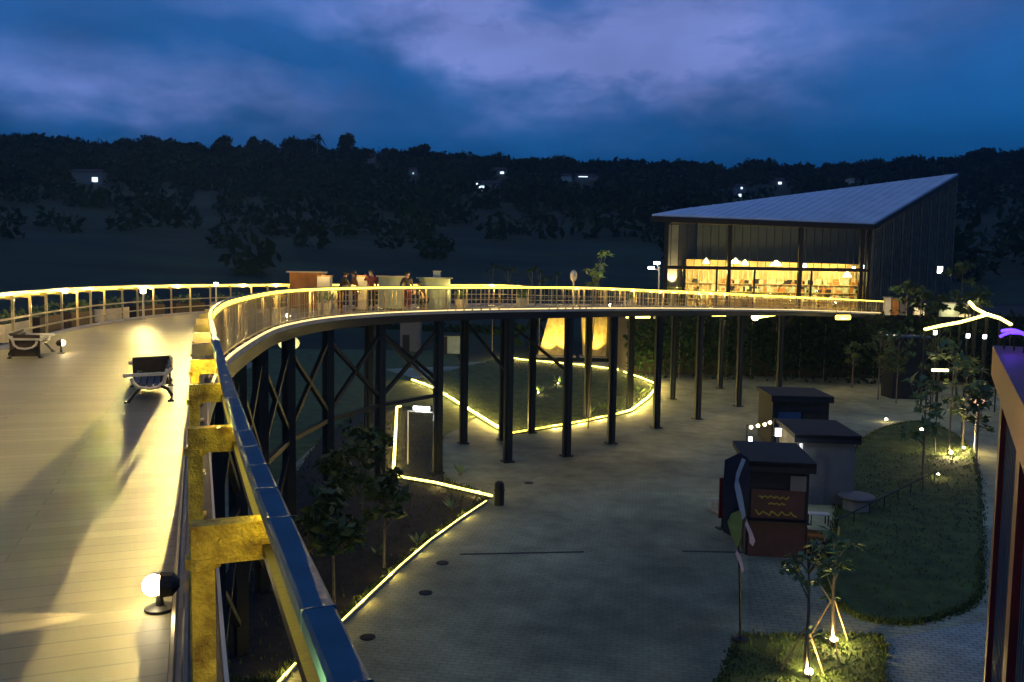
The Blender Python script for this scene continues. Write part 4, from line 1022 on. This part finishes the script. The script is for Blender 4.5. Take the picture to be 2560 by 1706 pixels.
for i, (px, py, s, lab) in enumerate([(1765, 658, .34, 'small pendant lamp shining above the left part of the pavilion hall'), (1838, 658, .5, 'pendant lamp beside the second pavilion post'), (1862, 662, .38, 'pendant lamp glowing next to the one by the second post'), (1940, 664, .62, 'largest pendant lamp in the middle of the pavilion hall'), (2118, 692, .42, 'pendant lamp hanging low in the right pavilion bay')]):
    p = P(px, py, d=82.3); t = thing('pendant_lamp', lab, 'pendant lamp', p, 'pendant lamps in the pavilion')
    light('POINT', p+V((0, .3, -.3)), 120, (1, .76, .3), .1, t, name='pendant_light'); MB().lathe(p, [(s, -.05), (s*.85, .12), (s*.3, .42), (.05, .5)], 14).build('shade', 'lamp_gold', t); MB().tube([p+V((0, 0, .5)), p+V((0, 0, 2.2))], .015, 5).build('cord', 'iron', t)
for i, (px, py, lab) in enumerate([(2012, 664, 'small white ceiling lamp right of the third pavilion post'), (2134, 672, 'small white lamp in the upper glass near the corner post'), (2162, 668, 'white lamp at the top of the narrow corner bay'), (2350, 675, 'square white lamp on the louvred side of the pavilion')]):
    dd = 82 if i < 3 else 78.5; p = P(px, py, d=dd); wall_lamp(lab, p, .26 if i < 3 else .4, 'lamp_white', 0, None, group='small white lamps of the pavilion')
    
def counter():
    c = fl.lerp(fr, .5)+V((0, 3.0, .06)); t = thing('bar_counter', 'long golden bar counter inside the pavilion', 'counter', c)
    MB().box(c+V((0, 0, .5)), (9, .6, 1.0)).build('front', 'woodwall', t); MB().box(c+V((0, -.05, 1.04)), (9.2, .85, .07)).build('worktop', 'cream', t)
    for k in range(9): b = c+V((-3.6+.9*k, .1, 1.08)); 
counter()
for i in range(6):
    u = .12+.15*i; c = fl.lerp(fr, u)+V((0, 1.3, .06)); t = thing('high_stool', 'round high stool in front of the pavilion bar, number %s from its dim end' % ['one', 'two', 'three', 'four', 'five', 'six'][i], 'stool', c, 'stools at the pavilion bar')
    t['label'] = 'round high stool in front of the golden pavilion bar'
    MB().lathe(c+V((0, 0, .72)), [(.18, 0), (.2, .04), (.17, .07)], 12).build('seat', 'frame', t); MB().lathe(c, [(.2, 0), (.2, .02), (.03, .03), (.03, .72)], 10).build('pedestal', 'iron', t)
light('POINT', fl.lerp(fr, .2)+V((0, .9, 2.2)), 60, (1, .74, .3), .1, None, name='bar_lamp')

# street lamp left of the pavilion
def street_lamp():
    p = P(1648, 735, d=72); p.z = ZG; top = P(1648, 668, d=72); t = thing('street_lamp', 'two-headed white street lamp left of the pavilion', 'street lamp', p)
    MB().tube([p, V((top.x, top.y, top.z-.3)), top], [.09, .06, .05], 8).build('pole', 'cast', t)
    for px, py in ((1628, 668), (1642, 656)):
        e = P(px, py+2, d=72); MB().tube([top-V((0, 0, .3)), e], .035, 6).build('arm', 'cast', t); MB().box(e, (.5, .3, .2)).build('lamp_head', 'lamp_white', t)
street_lamp()
def small_lamp_post():
    p = P(1434, 735, d=52); p.z = ZG; e = P(1434, 690, d=52); t = thing('street_lamp', 'dim grey lamp post beyond the far rail left of the lit sapling', 'street lamp', p)
    MB().tube([p, e-V((0, 0, .2))], .05, 8).build('pole', 'cast', t); MB().ball(e, (.22, .22, .36), 12, 8).build('lamp_head', 'cast', t)
small_lamp_post()

# ------------------------------------------------------------------ lit ramp and garden wall at the right edge
def lit_strip(label, px, d, r=.1, legs=True):
    pts = [P(x, y, d=dd) for (x, y), dd in zip(px, d)]; t = thing('lit_handrail', label, 'handrail', pts[0], 'lit handrails of the east ramp')
    MB().tube(pts, r, 8).build('light_tube', 'led_w', t)
    for p in pts[::1]: MB().tube([V((p.x, p.y, ZG)), p-V((0, 0, .05))], .05, 6).build('post', 'steel', t)
    for p in pts[::2]: light('POINT', p+V((0, -.5, .2)), 25, (1, .8, .45), .05, t, name='handrail_lamp')
lit_strip('pale lit handrail sloping up from the walkway end to the ramp fork', [(2312, 824), (2350, 815), (2400, 806), (2440, 795), (2470, 786)], [58, 58.5, 59, 59.5, 60], .11)
lit_strip('pale lit handrail sloping down past the ramp fork towards the tower', [(2424, 756), (2436, 770), (2466, 786), (2500, 796), (2528, 812)], [62, 61, 60, 59, 58], .12)
def lit_wall(label, x0, x1, y0, y1, d, m):
    a = P(x0, y1, d=d); b = P(x1, y0, d=d); t = thing('garden_wall', label, 'wall', ((a.x+b.x)/2, d, TZ), 'lit low walls of the terrace')
    MB().box(((a.x+b.x)/2, d+.15, (TZ+b.z)/2), (b.x-a.x, .3, b.z-TZ)).build('wall_face', m, t); MB().box(((a.x+b.x)/2, d+.12, b.z+.05), (b.x-a.x+.15, .45, .1)).build('coping', 'concrete', t)
    light('POINT', ((a.x+b.x)/2, d-.9, TZ+.5), 60, (1, .8, .42), .05, t, name='wall_wash')
lit_wall('pale green lit low wall beside the ramp', 2352, 2398, 760, 795, 73, 'palegreen')
lit_wall('cream lit low wall next to the top of the ramp', 2400, 2428, 762, 792, 72.5, 'cream')
lit_wall('narrow cream wall pier by the louvred wall', 2285, 2312, 762, 796, 75.5, 'cream')
for i, (x, y0, y1, m, lab) in enumerate([(2216, 745, 800, 'cream', 'pale lit post at the walkway end'), (2252, 750, 806, 'kioskwhite', 'white post beside the louvred wall'), (2236, 748, 800, 'orangewood', 'brown post between the two pale posts')]):
    a = P(x, y1, d=74.5); b = P(x, y0, d=74.5); t = thing('gate_post', lab, 'post', (a.x, 74.5, TZ), 'posts at the walkway end')
    MB().box((a.x, 74.5, (TZ+b.z)/2), (.5, .4, b.z-TZ)).build('shaft', m, t); MB().box((a.x, 74.5, b.z+.05), (.62, .52, .1)).build('cap', 'concrete', t)
light('POINT', P(2235, 770, d=72.5), 70, (1, .8, .5), .1, None, name='gate_lamp')
a = P(2265, 830, d=66); t = thing('planter_box', 'dark blue-grey box beneath the walkway end', 'planter', (a.x, 66, ZG))
MB().box((a.x, 66, ZG+2.4), (2.6, 2, 4.8)).build('body', 'kioskdark', t); MB().box((a.x, 65.9, ZG+4.86), (2.9, 2.3, .12)).build('lid', 'navy', t)
# lamps hung under the far deck edge
def under_lamp(label, x0, x1, y, d, r, m, power):
    a, b = P(x0, y, d=d), P(x1, y, d=d); t = thing('tube_light', label, 'tube light', (a+b)/2, 'tube lights under the far deck')
    MB().tube([a, b], r, 8).build('tube', m, t); 
    for q in (a, b): MB().tube([q, q+V((0, 0, .7))], .02, 5).build('hanger', 'iron', t)
    if power: light('POINT', (a+b)/2-V((0, .3, .3)), power, (1, .85, .5), .05, t, name='tube_lamp')
under_lamp('long pale tube light under the far deck right of the pylons', 1565, 1625, 793, 66, .1, 'led_w', 12)
under_lamp('short tube light beside the long pale one under the deck', 1634, 1650, 792, 66, .16, 'cream', 0)
under_lamp('pair-like pale tube light in the middle under the deck', 1705, 1732, 786, 68, .13, 'led_w', 8)
under_lamp('thin pale tube light before the bright lamp under the deck', 1780, 1815, 788, 68, .1, 'led_w', 12)
under_lamp('wide short tube light below the right pavilion bay', 2090, 2125, 794, 70, .2, 'led', 10)
bl = P(1888, 793, d=69); t = thing('arm_lamp', 'bright round lamp with a pale arm under the far deck', 'lamp', bl); MB().ball(bl, (.32, .3, .3), 14, 9).build('globe', 'lamp_gold', t)
e = P(1950, 787, d=69); MB().tube([bl, e], [.16, .04], 8).build('arm', 'led_w', t); MB().tube([e, e+V((0, 0, .8))], .02, 5).build('hanger', 'iron', t); light('POINT', bl-V((0, .6, .3)), 70, (1, .84, .45), .1, t, name='globe_lamp')
q = P(2350, 926, d=44); t = thing('tube_light', 'short warm tube lamp hanging in the dim garden trees', 'tube light', q); MB().tube([q-V((.42, 0, 0)), q+V((.42, 0, 0))], .07, 8).build('tube', 'lamp_gold', t); MB().tube([V((q.x, q.y+.1, ZG)), q+V((0, .1, 0))], .03, 6).build('post', 'column', t); light('POINT', q-V((0, .4, .1)), 12, (1, .8, .5), .08, t)
# orange mushroom lamp by the tower
om = P(2435, 1130, z=ZG); tp = P(2438, 1000, d=om.y); t = thing('mushroom_lamp', 'orange mushroom lamp on a thin post beside the tower', 'lamp', om)
MB().tube([om, V((om.x, om.y, tp.z-.2))], .03, 8).build('post', 'cast', t); MB().lathe(V((om.x, om.y, tp.z-.28)), [(.38, 0), (.42, .1), (.34, .28), (.12, .38)], 18).build('shade', 'orange', t)
light('POINT', V((om.x, om.y-.5, tp.z-.5)), 12, (1, .5, .25), .08, t, name='mushroom_light')
for i, (x, y, dd) in enumerate([(2338, 832, 50), (2420, 840, 50), (2462, 842, 50)]):
    p = P(x, y, d=dd); t = wall_lamp(['small white lantern left in the dim garden under the ramp', 'brighter white lantern in the dim garden under the ramp', 'white lantern nearest the purple neon'][i], p, .16, 'lamp_white', 3, (.9, 1, .95), 'lantern', 'white lanterns below the ramp')
    MB().tube([V((p.x, p.y+.14, ZG)), p+V((0, .14, 0))], .03, 6).build('post', 'column', t)

# ------------------------------------------------------------------ far houses with lit windows
def house(label, x, y, wpx, hpx, d, lit, wall='farwall', roofw=1.15):
    d = HD.get(x, d); p = P(x, y, d=d); zb = terrain_z(p.x, d); w = wpx/F_PX*d; h = hpx/F_PX*d; z0 = p.z-h
    t = thing('far_house', label, 'house', (p.x, d, min(zb, z0)), 'far houses on the hillside')
    MB().box((p.x, d+2, (min(zb, z0)-1+p.z)/2), (w, 4, p.z-min(zb, z0)+1)).build('wall', wall, t)
    MB().slab([V((p.x-w*.5*roofw, d-.5, p.z+.05)), V((p.x+w*.5*roofw, d-.5, p.z+.05)), V((p.x+w*.42, d+2.2, p.z+1.1)), V((p.x-w*.42, d+2.2, p.z+1.1))], .15).build('roof', 'farroof', t)
    for fx, fz, fw, fh in lit:
        MB().box((p.x+fx*w, d-.04, z0+fz*h), (fw*w*.68, .1, fh*h*.68)).build('window', 'lamp_far', t)
house('dim far house with a single bright white window on the dark hill', 214, 430, 80, 34, 330, [(.28, .45, .26, .5)])
house('far house with the brightest white windows below the narrow tree', 1218, 458, 60, 24, 320, [(-.2, .45, .4, .75), (-.42, .9, .1, .3), (.25, .3, .12, .4)])
house('small far house with one white light above the brightest house', 1250, 424, 34, 16, 360, [(.15, .5, .4, .5)])
house('dim pale far house with greenish wall on the ridge', 1415, 440, 28, 16, 355, [], 'palegreen')
house('long low far house with a pale roof line on the ridge', 1470, 440, 60, 12, 350, [(-.2, .8, .55, .25)])
house('small dim house under the flat-topped ridge tree', 1032, 424, 20, 16, 370, [(.05, .4, .2, .35)])
house('tiny far house with a white lamp left of the pavilion roof', 1853, 466, 26, 30, 300, [(-.1, .25, .4, .35), (.05, .85, .25, .25)])
house('tiny far house with a lamp behind the pavilion roof', 1950, 450, 24, 16, 310, [(0, .5, .5, .55)])
house('pale narrow far house behind the middle of the roof', 2130, 446, 14, 20, 330, [], 'cream')
house('distant house with a faint light beside the tall pointed tree', 928, 380, 18, 12, 380, [(0, .5, .5, .5)])
# ------------------------------------------------------------------ things on the far deck
def stall(label, x0, x1, y0, d, m, top, group='counters on the far deck', zb=0):
    a = P(x0, y0, d=d); b = P(x1, y0, d=d); t = thing('counter_stall', label, 'stall', ((a.x+b.x)/2, d, zb), group); w = b.x-a.x; h = a.z-zb
    MB().box(((a.x+b.x)/2, d, zb+h/2), (w, .8, h-.08)).build('front', m, t); MB().box(((a.x+b.x)/2, d-.05, zb+h-.02), (w+.2, 1.1, .06)).build('countertop', top, t)
    return t
stall('orange timber counter by the outer rail left of the people', 730, 808, 679, 37.5, 'orangewood', 'cream')
stall('long pale counter by the outer rail between the people', 950, 1015, 690, 38.5, 'palegreen', 'cream')
t = stall('pale green counter with a small box on top right of the people', 1050, 1125, 694, 39, 'palegreen', 'palegreen')
c = P(1092, 680, d=39); bx = thing('small_box', 'small pale green box standing on the counter', 'box', (c.x, 39, P(1092, 694, d=39).z+.01)); MB().box((c.x, 39, (c.z+P(1092, 694, d=39).z)/2+.02), (.32, .3, c.z-P(1092, 694, d=39).z)).build('body', 'palegreen', bx); MB().box((c.x, 39, c.z+.03), (.36, .34, .03)).build('lid', 'cream', bx)
for i, (x, d, lab) in enumerate([(905, 37, 'bright lit cabinet standing behind the people'), (812, 36.5, 'small lit yellow cabinet beside the orange counter')]):
    p = P(x, 740, d=d); tp = P(x, 690, d=d); t = thing('lit_cabinet', lab, 'cabinet', (p.x, d, 0), 'lit cabinets on the far deck'); MB().box((p.x, d, tp.z/2), (.55, .5, tp.z-.06)).build('body', 'cream', t); MB().box((p.x, d, tp.z), (.62, .56, .05)).build('top', 'orangewood', t)
    light('POINT', (p.x, d-.6, tp.z+.1), 14, (1, .74, .3), .05, t, name='cabinet_lamp')
def planter(label, p, sd):
    rg = random.Random(sd); t = thing('planter', label, 'planter', p, 'planters on the far deck'); MB().lathe(p, [(.22, .003), (.3, .4), (.32, .45), (.26, .45)], 14).build('pot', 'cream', t); MB().leaves(p+V((0, 0, .68)), (.32, .32, .3), 60, .1, rg, .2).build('foliage', 'leaf_l', t)
for k, (x, o, lab) in enumerate([(870, .7, 'planter with green leaves just left of the crouching person'), (1180, .7, 'planter with green leaves right of the striped rail section'), (1330, .8, 'planter with green leaves above the slim columns'), (1620, .8, 'planter with green leaves on the ramp below the pavilion')]):
    i = min(range(NI), key=lambda i: abs(1280+F_PX*INNER[i].x/INNER[i].y-x) if INNER[i].y > 20 and (x < 800 or S[i] > 31) else 1e9); planter(lab, off(INNER, i, o+.3, .003), k)

# ------------------------------------------------------------------ people on the far deck
def skin_mesh(verts, edges, radii, root=0, sub=1):
    me = bpy.data.meshes.new('tmp'); me.from_pydata([tuple(v) for v in verts], edges, []); o = bpy.data.objects.new('tmp', me); COL.objects.link(o)
    o.modifiers.new('skin', 'SKIN'); sv = me.skin_vertices[0].data
    for i, r in enumerate(radii): sv[i].radius = (r, r) if isinstance(r, (int, float)) else r
    for i in range(len(sv)): sv[i].use_root = (i == root)
    sm = o.modifiers.new('sub', 'SUBSURF'); sm.levels = sub; sm.render_levels = sub
    dg = bpy.context.evaluated_depsgraph_get(); ev = o.evaluated_get(dg).to_mesh()
    vs = [v.co.copy() for v in ev.vertices]; fs = [tuple(p.vertices) for p in ev.polygons]
    bpy.data.objects.remove(o); bpy.data.meshes.remove(me)
    return vs, fs
def person(label, loc, rz, lean, arms, crouch, shirt, trousers, hairlen=.0):
    t = thing('person', label, 'person', loc, 'people on the far deck'); m = Matrix.Translation(V(loc)) @ Matrix.Rotation(rz, 4, 'Z')
    hz = .92-crouch*.45; fw = lean     # +y is the way the person faces
    pel = V((0, 0, hz)); ch = V((0, fw*.55, hz+.42-abs(lean)*.1)); nk = V((0, fw*.8, hz+.57-abs(lean)*.16)); hd = V((0, fw*.9+.02, hz+.7-abs(lean)*.2)); tp = V((0, fw*.95+.01, hz+.79-abs(lean)*.2))
    vs = [pel, pel.lerp(ch, .5), ch, nk, hd, tp]; r = [.13, .115, .135, .055, .092, .07]; ed = [(0, 1), (1, 2), (2, 3), (3, 4), (4, 5)]
    limbs = {}
    for s in (-1, 1):
        n = len(vs); kn = V((s*.1, crouch*.42, hz*.52+crouch*.12)); an = V((s*.11, crouch*.05-.02, .09)); toe = V((s*.13, crouch*.05+.16, .04))
        vs += [V((s*.09, 0, hz-.06)), kn, an, toe]; r += [.09, .06, .042, .036]; ed += [(0, n), (n, n+1), (n+1, n+2), (n+2, n+3)]; limbs['leg', s] = (V((s*.09, 0, hz-.06)), kn, an)
        n = len(vs); sh = ch+V((s*.18, 0, .06)); (ex, ey, ez), (wx, wy, wz) = arms[0 if s < 0 else 1]
        el = sh+V((s*ex, ey, ez)); wr = el+V((s*wx, wy, wz)); hn = wr+(wr-el).normalized()*.09
        vs += [sh, el, wr, hn]; r += [.055, .042, .03, (.02, .035)]; ed += [(2, n), (n, n+1), (n+1, n+2), (n+2, n+3)]; limbs['arm', s] = (sh, el, wr, hn)
    v, f = skin_mesh(vs, ed, r)
    b = MB(); b.add([m @ q for q in v], f)
    for s in (-1, 1):   # five fingers, nose, ears
        sh, el, wr, hn = limbs['arm', s]; d = (hn-wr).normalized(); sd = d.cross(V((0, 0, 1))); sd = sd.normalized() if sd.length > .1 else V((1, 0, 0))
        for k, l in enumerate((.055, .07, .075, .07)):
            p0 = hn-d*.015+sd*(k-1.5)*.018; b.tube([m @ p0, m @ (p0+d*l*.6), m @ (p0+d*l+V((0, .012, -.01)))], [.009, .009, .007], 5)
        p0 = wr+d*.03+sd*.03; b.tube([m @ p0, m @ (p0+sd*.025+d*.03), m @ (p0+sd*.028+d*.06)], [.01, .01, .008], 5)
        b.ball(m @ (hd+V((s*.092, -.01, -.01))), (.015, .022, .03), 6, 5)
    b.ball(m @ (hd+V((0, .1, -.015))), (.016, .022, .026), 6, 5); b.ball(m @ (hd+V((0, .085, -.06))), (.03, .012, .008), 6, 4)
    for s in (-1, 1): b.ball(m @ (hd+V((s*.035, .085, .015))), (.014, .01, .009), 6, 4)
    b.build('body', 'skin', t, True)
    hv = MB(); hv.ball(m @ (hd+V((0, -.02, .035))), (.108, .112, .105), 14, 9)
    if hairlen: hv.ball(m @ (hd+V((0, -.075, -.06-hairlen*.3))), (.09, .05, .09+hairlen*.5), 12, 8)
    hv.build('hair', 'hair', t, True)
    sv_ = [pel+V((0, 0, -.03)), pel.lerp(ch, .5), ch, nk-V((0, 0, .04))]; sr = [.155, .14, .16, .075]; se = [(0, 1), (1, 2), (2, 3)]
    for s in (-1, 1):
        sh, el, wr, hn = limbs['arm', s]; n = len(sv_); sv_ += [sh, el, el.lerp(wr, .55)]; sr += [.075, .06, .047]; se += [(2, n), (n, n+1), (n+1, n+2)]
    v, f = skin_mesh(sv_, se, sr); MB().add([m @ q for q in v], f).build('shirt', shirt, t, True)
    tv = [pel]; tr_ = [.15]; te = []
    for s in (-1, 1):
        a, k, an = limbs['leg', s]; n = len(tv); tv += [a, k, k.lerp(an, .85)]; tr_ += [.105, .078, .06]; te += [(0, n), (n, n+1), (n+1, n+2)]
    v, f = skin_mesh(tv, te, tr_); MB().add([m @ q for q in v], f).build('trousers', trousers, t, True)
    sh_ = MB()
    for s in (-1, 1): sh_.ball(m @ V((s*.12, crouch*.05+.06, .045)), (.055, .13, .045), 10, 6)
    sh_.build('shoes', 'cloth_b', t, True)
DOWN = ((.06, .02, -.28), (.02, .1, -.24)); UP = ((.08, .14, -.16), (-.04, .16, .2)); FWD = ((.05, .12, -.24), (-.02, .24, -.02)); BACK = ((.1, -.06, -.27), (-.02, .14, -.2))
pp = lambda x, y, z=0.003: P(x, y, z=z)
def deckpt(x, o):
    i = min((i for i in range(NI) if S[i] > 22 and INNER[i].y > 22), key=lambda i: abs(1280+F_PX*INNER[i].x/INNER[i].y-x)); return off(INNER, i, o, .003)
p = pp(852, 785); person('person in dark clothes leaning over the rail with bent arms', p, R(-60), .22, (FWD, FWD), .0, 'cloth_b', 'cloth_r')
p = pp(890, 777); person('person in brown top standing sideways behind the leaning one', p, R(100), .12, (DOWN, FWD), .0, 'cloth_br', 'cloth_r', .2)
p = pp(928, 776); person('person in dark red top raising a hand, tallest of the group', p, R(20), .04, (UP, DOWN), -.12, 'cloth_r', 'cloth_b')
p = pp(1018, 777); person('person in black standing apart by the pale counter', p, R(-150), -.02, (DOWN, BACK), .0, 'cloth_b', 'cloth_r')
p = pp(1062, 776.3); person('person in dark clothes crouching near the rail', p, R(70), .3, (FWD, FWD), .9, 'cloth_b', 'denim', .15)

for i, (x, y0, y1, d, lab) in enumerate([(2300, 800, 725, 72, 'dark shrub between the cream pier and the pale green wall'), (2345, 806, 740, 71, 'dark shrub hiding the end of the pale green wall'), (2412, 805, 735, 71, 'dark shrub in front of the cream lit wall'), (2445, 800, 715, 72, 'taller dark shrub behind the ramp fork'), (2400, 800, 660, 76, 'small dark tree above the lit terrace walls'), (2265, 800, 700, 73.5, 'thin shrub against the louvred wall')]):
    b = P(x, y0, d=d); b.z = TZ; tp = P(x, y1, d=d); slim_tree(lab, b, tp.z-b.z, 200+i, 9, 'leaf', group='shrubs on the terrace', lsize=.24, nl=22, z0r=(.1, .9), spread=1.7, name='terrace_shrub')

# planter troughs hung outside the outer rail
def trough(i, sd):
    c = off(OUTER, i, .42, 0); n = normal_at(OUTER, i); a = math.atan2(n.y, n.x); rg = random.Random(sd)
    t = thing('planter_trough', 'timber planter trough with lit plants hung along the outer railing', 'planter', c, 'planter troughs along the outer railing')
    MB().box(c+V((0, 0, .16)), (.34, 1.9, .4), a).build('box', 'slat' if sd % 3 else 'cream', t)
    MB().box(c+V((0, 0, .365)), (.3, 1.84, .02), a).build('soil', 'bed_soil', t)
    mb = MB(); td = V((-n.y, n.x, 0))
    for k in range(7): mb.leaves(c+td*(k-3)*.26+V((0, 0, .52)), (.16, .16, .2), 14, .07, rg, .1)
    mb.build('foliage', 'leaf_l', t)
k = 0; sv_ = 9.0
while sv_ < 46: trough(index_at(SO, sv_), 300+k); k += 1; sv_ += 2.6
# ------------------------------------------------------------------ sky and light
def build_world():
    w = bpy.data.worlds.new('World'); sc.world = w; w.use_nodes = True; nt = w.node_tree; L = nt.links.new
    bg = nt.nodes['Background']
    def mth(op, a, b=None, c=None):
        n = N(nt, 'ShaderNodeMath', operation=op)
        for i, q in enumerate((a, b, c)):
            if q is None: continue
            if isinstance(q, (int, float)): n.inputs[i].default_value = q
            else: L(q, n.inputs[i])
        return n.outputs[0]
    sky = N(nt, 'ShaderNodeTexSky', sky_type='NISHITA'); sky.sun_disc = False; sky.sun_elevation = R(-3.5); sky.sun_rotation = R(200)
    tc = N(nt, 'ShaderNodeTexCoord'); sp = N(nt, 'ShaderNodeSeparateXYZ'); L(tc.outputs['Generated'], sp.inputs[0])
    z = sp.outputs['Z']
    az = mth('ARCTAN2', sp.outputs['X'], sp.outputs['Y'])
    ramp = N(nt, 'ShaderNodeValToRGB'); e = ramp.color_ramp.elements
    e[0].position = .0; e[0].color = (.006, .05, .15, 1); e[1].position = 1; e[1].color = (.07, .1, .22, 1)
    for p_, c_ in ((.12, (.003, .056, .19)), (.16, (.005, .08, .26)), (.22, (.012, .1, .325)), (.30, (.026, .115, .37)), (.5, (.06, .125, .33))):
        q = e.new(p_); q.color = (*c_, 1)
    L(z, ramp.inputs['Fac'])
    # cloud layer: stretched noise on azimuth / height
    cv = N(nt, 'ShaderNodeCombineXYZ'); L(mth('MULTIPLY', az, 4.2), cv.inputs[0]); L(mth('MULTIPLY', z, 8.5), cv.inputs[1])
    n1 = N(nt, 'ShaderNodeTexNoise', Scale=1.0, Detail=8.0, Roughness=.5, Distortion=.35); L(cv.outputs[0], n1.inputs['Vector'])
    cv2 = N(nt, 'ShaderNodeCombineXYZ'); L(mth('MULTIPLY', az, 11.0), cv2.inputs[0]); L(mth('MULTIPLY', z, 26.0), cv2.inputs[1]); cv2.inputs[2].default_value = 4.0
    n2 = N(nt, 'ShaderNodeTexNoise', Scale=1.0, Detail=6.0, Roughness=.5, Distortion=.2); L(cv2.outputs[0], n2.inputs['Vector'])
    wob = mth('MULTIPLY', mth('SUBTRACT', n1.outputs['Fac'], .5), .26); wob2 = mth('MULTIPLY', mth('SUBTRACT', n2.outputs['Fac'], .5), .07)
    def blob(a0, z0, sa, sz, amp):
        da = mth('DIVIDE', mth('SUBTRACT', mth('ADD', az, wob), a0), sa)
        dz = mth('DIVIDE', mth('SUBTRACT', mth('ADD', z, wob2), z0), sz)
        r2 = mth('ADD', mth('MULTIPLY', da, da), mth('MULTIPLY', dz, dz))
        return mth('MULTIPLY', mth('EXPONENT', mth('MULTIPLY', r2, -1.0)), amp)
    def pix(x, y):
        d = ray(x, y).normalized(); return math.atan2(d.x, d.y), d.z
    parts = []
    for x, y, sx, sy, amp in ((1560, 110, 330, 110, 1.0), (1120, 20, 230, 110, .8), (1850, 60, 250, 120, .32), (1350, 150, 420, 110, .35), (470, 215, 430, 75, .38), (90, 215, 260, 60, .22), (500, -20, 300, 70, .16), (2250, 10, 300, 80, .14),
                               (1400, 40, 90, 60, -.75), (1000, 190, 220, 80, -.3), (650, 100, 300, 40, -.18)):
        a0, z0 = pix(x, y); parts.append(blob(a0, z0, sx/F_PX, sy/F_PX, amp))
    tot = parts[0]
    for q in parts[1:]: tot = mth('ADD', tot, q)
    cv3 = N(nt, 'ShaderNodeCombineXYZ'); L(mth('MULTIPLY', az, 24.0), cv3.inputs[0]); L(mth('MULTIPLY', z, 52.0), cv3.inputs[1]); cv3.inputs[2].default_value = 9.0
    n3 = N(nt, 'ShaderNodeTexNoise', Scale=1.0, Detail=7.0, Roughness=.6, Distortion=.5); L(cv3.outputs[0], n3.inputs['Vector'])
    tex = mth('ADD', -.55, mth('ADD', mth('MULTIPLY', n2.outputs['Fac'], 1.7), mth('MULTIPLY', n3.outputs['Fac'], 1.5)))
    msk = N(nt, 'ShaderNodeMath', operation='MULTIPLY', use_clamp=True); L(tot, msk.inputs[0]); L(tex, msk.inputs[1])
    mx = N(nt, 'ShaderNodeMix', data_type='RGBA'); L(msk.outputs[0], mx.inputs['Factor']); L(ramp.outputs['Color'], mx.inputs['A']); mx.inputs['B'].default_value = (.17, .24, .6, 1)
    # gentle dark streaks
    drk = N(nt, 'ShaderNodeMapRange'); drk.inputs['From Min'].default_value = .35; drk.inputs['From Max'].default_value = .65; drk.inputs['To Min'].default_value = .78; drk.inputs['To Max'].default_value = 1.15; L(n1.outputs['Fac'], drk.inputs['Value'])
    vs = N(nt, 'ShaderNodeVectorMath', operation='SCALE'); L(mx.outputs['Result'], vs.inputs[0]); L(drk.outputs[0], vs.inputs['Scale'])
    sk = N(nt, 'ShaderNodeVectorMath', operation='SCALE'); L(sky.outputs[0], sk.inputs[0]); sk.inputs['Scale'].default_value = .02
    ad = N(nt, 'ShaderNodeVectorMath', operation='ADD'); L(vs.outputs[0], ad.inputs[0]); L(sk.outputs[0], ad.inputs[1])
    L(ad.outputs[0], bg.inputs['Color']); bg.inputs['Strength'].default_value = 1.04
    sl = bpy.data.lights.new('sun', 'SUN'); sl.energy = .03; sl.angle = R(25); sl.color = (.75, .82, 1); so = bpy.data.objects.new('sun', sl); COL.objects.link(so); so.rotation_euler = (R(50), 0, R(20))
build_world()
vsx = sc.view_settings; vsx.view_transform = 'Standard'; vsx.look = 'None'; vsx.exposure = 0; vsx.gamma = 1
cy = sc.cycles; cy.use_denoising = True
try: cy.denoiser = 'OPENIMAGEDENOISE'
except Exception: pass
cy.max_bounces = 5; cy.diffuse_bounces = 2; cy.glossy_bounces = 3; cy.transparent_max_bounces = 12; cy.caustics_reflective = False; cy.caustics_refractive = False
cy.sample_clamp_indirect = 4.0; cy.use_light_tree = True

def build_haze():
    h = MB().box((0, 190, 34), (1500, 520, 86.0)).build('haze', bpy.data.materials.new('haze_air')); tag(h, kind='stuff', label='thin blue evening haze over the whole valley')
    m = h.data.materials[0]; m.use_nodes = True; nt = m.node_tree; nt.nodes.clear()
    o = nt.nodes.new('ShaderNodeOutputMaterial'); v = nt.nodes.new('ShaderNodeVolumePrincipled'); v.inputs['Color'].default_value = (.3, .6, 1, 1); v.inputs['Density'].default_value = HAZE
    nt.links.new(v.outputs[0], o.inputs['Volume'])
HAZE = .00022
build_haze()
cy.volume_bounces = 0
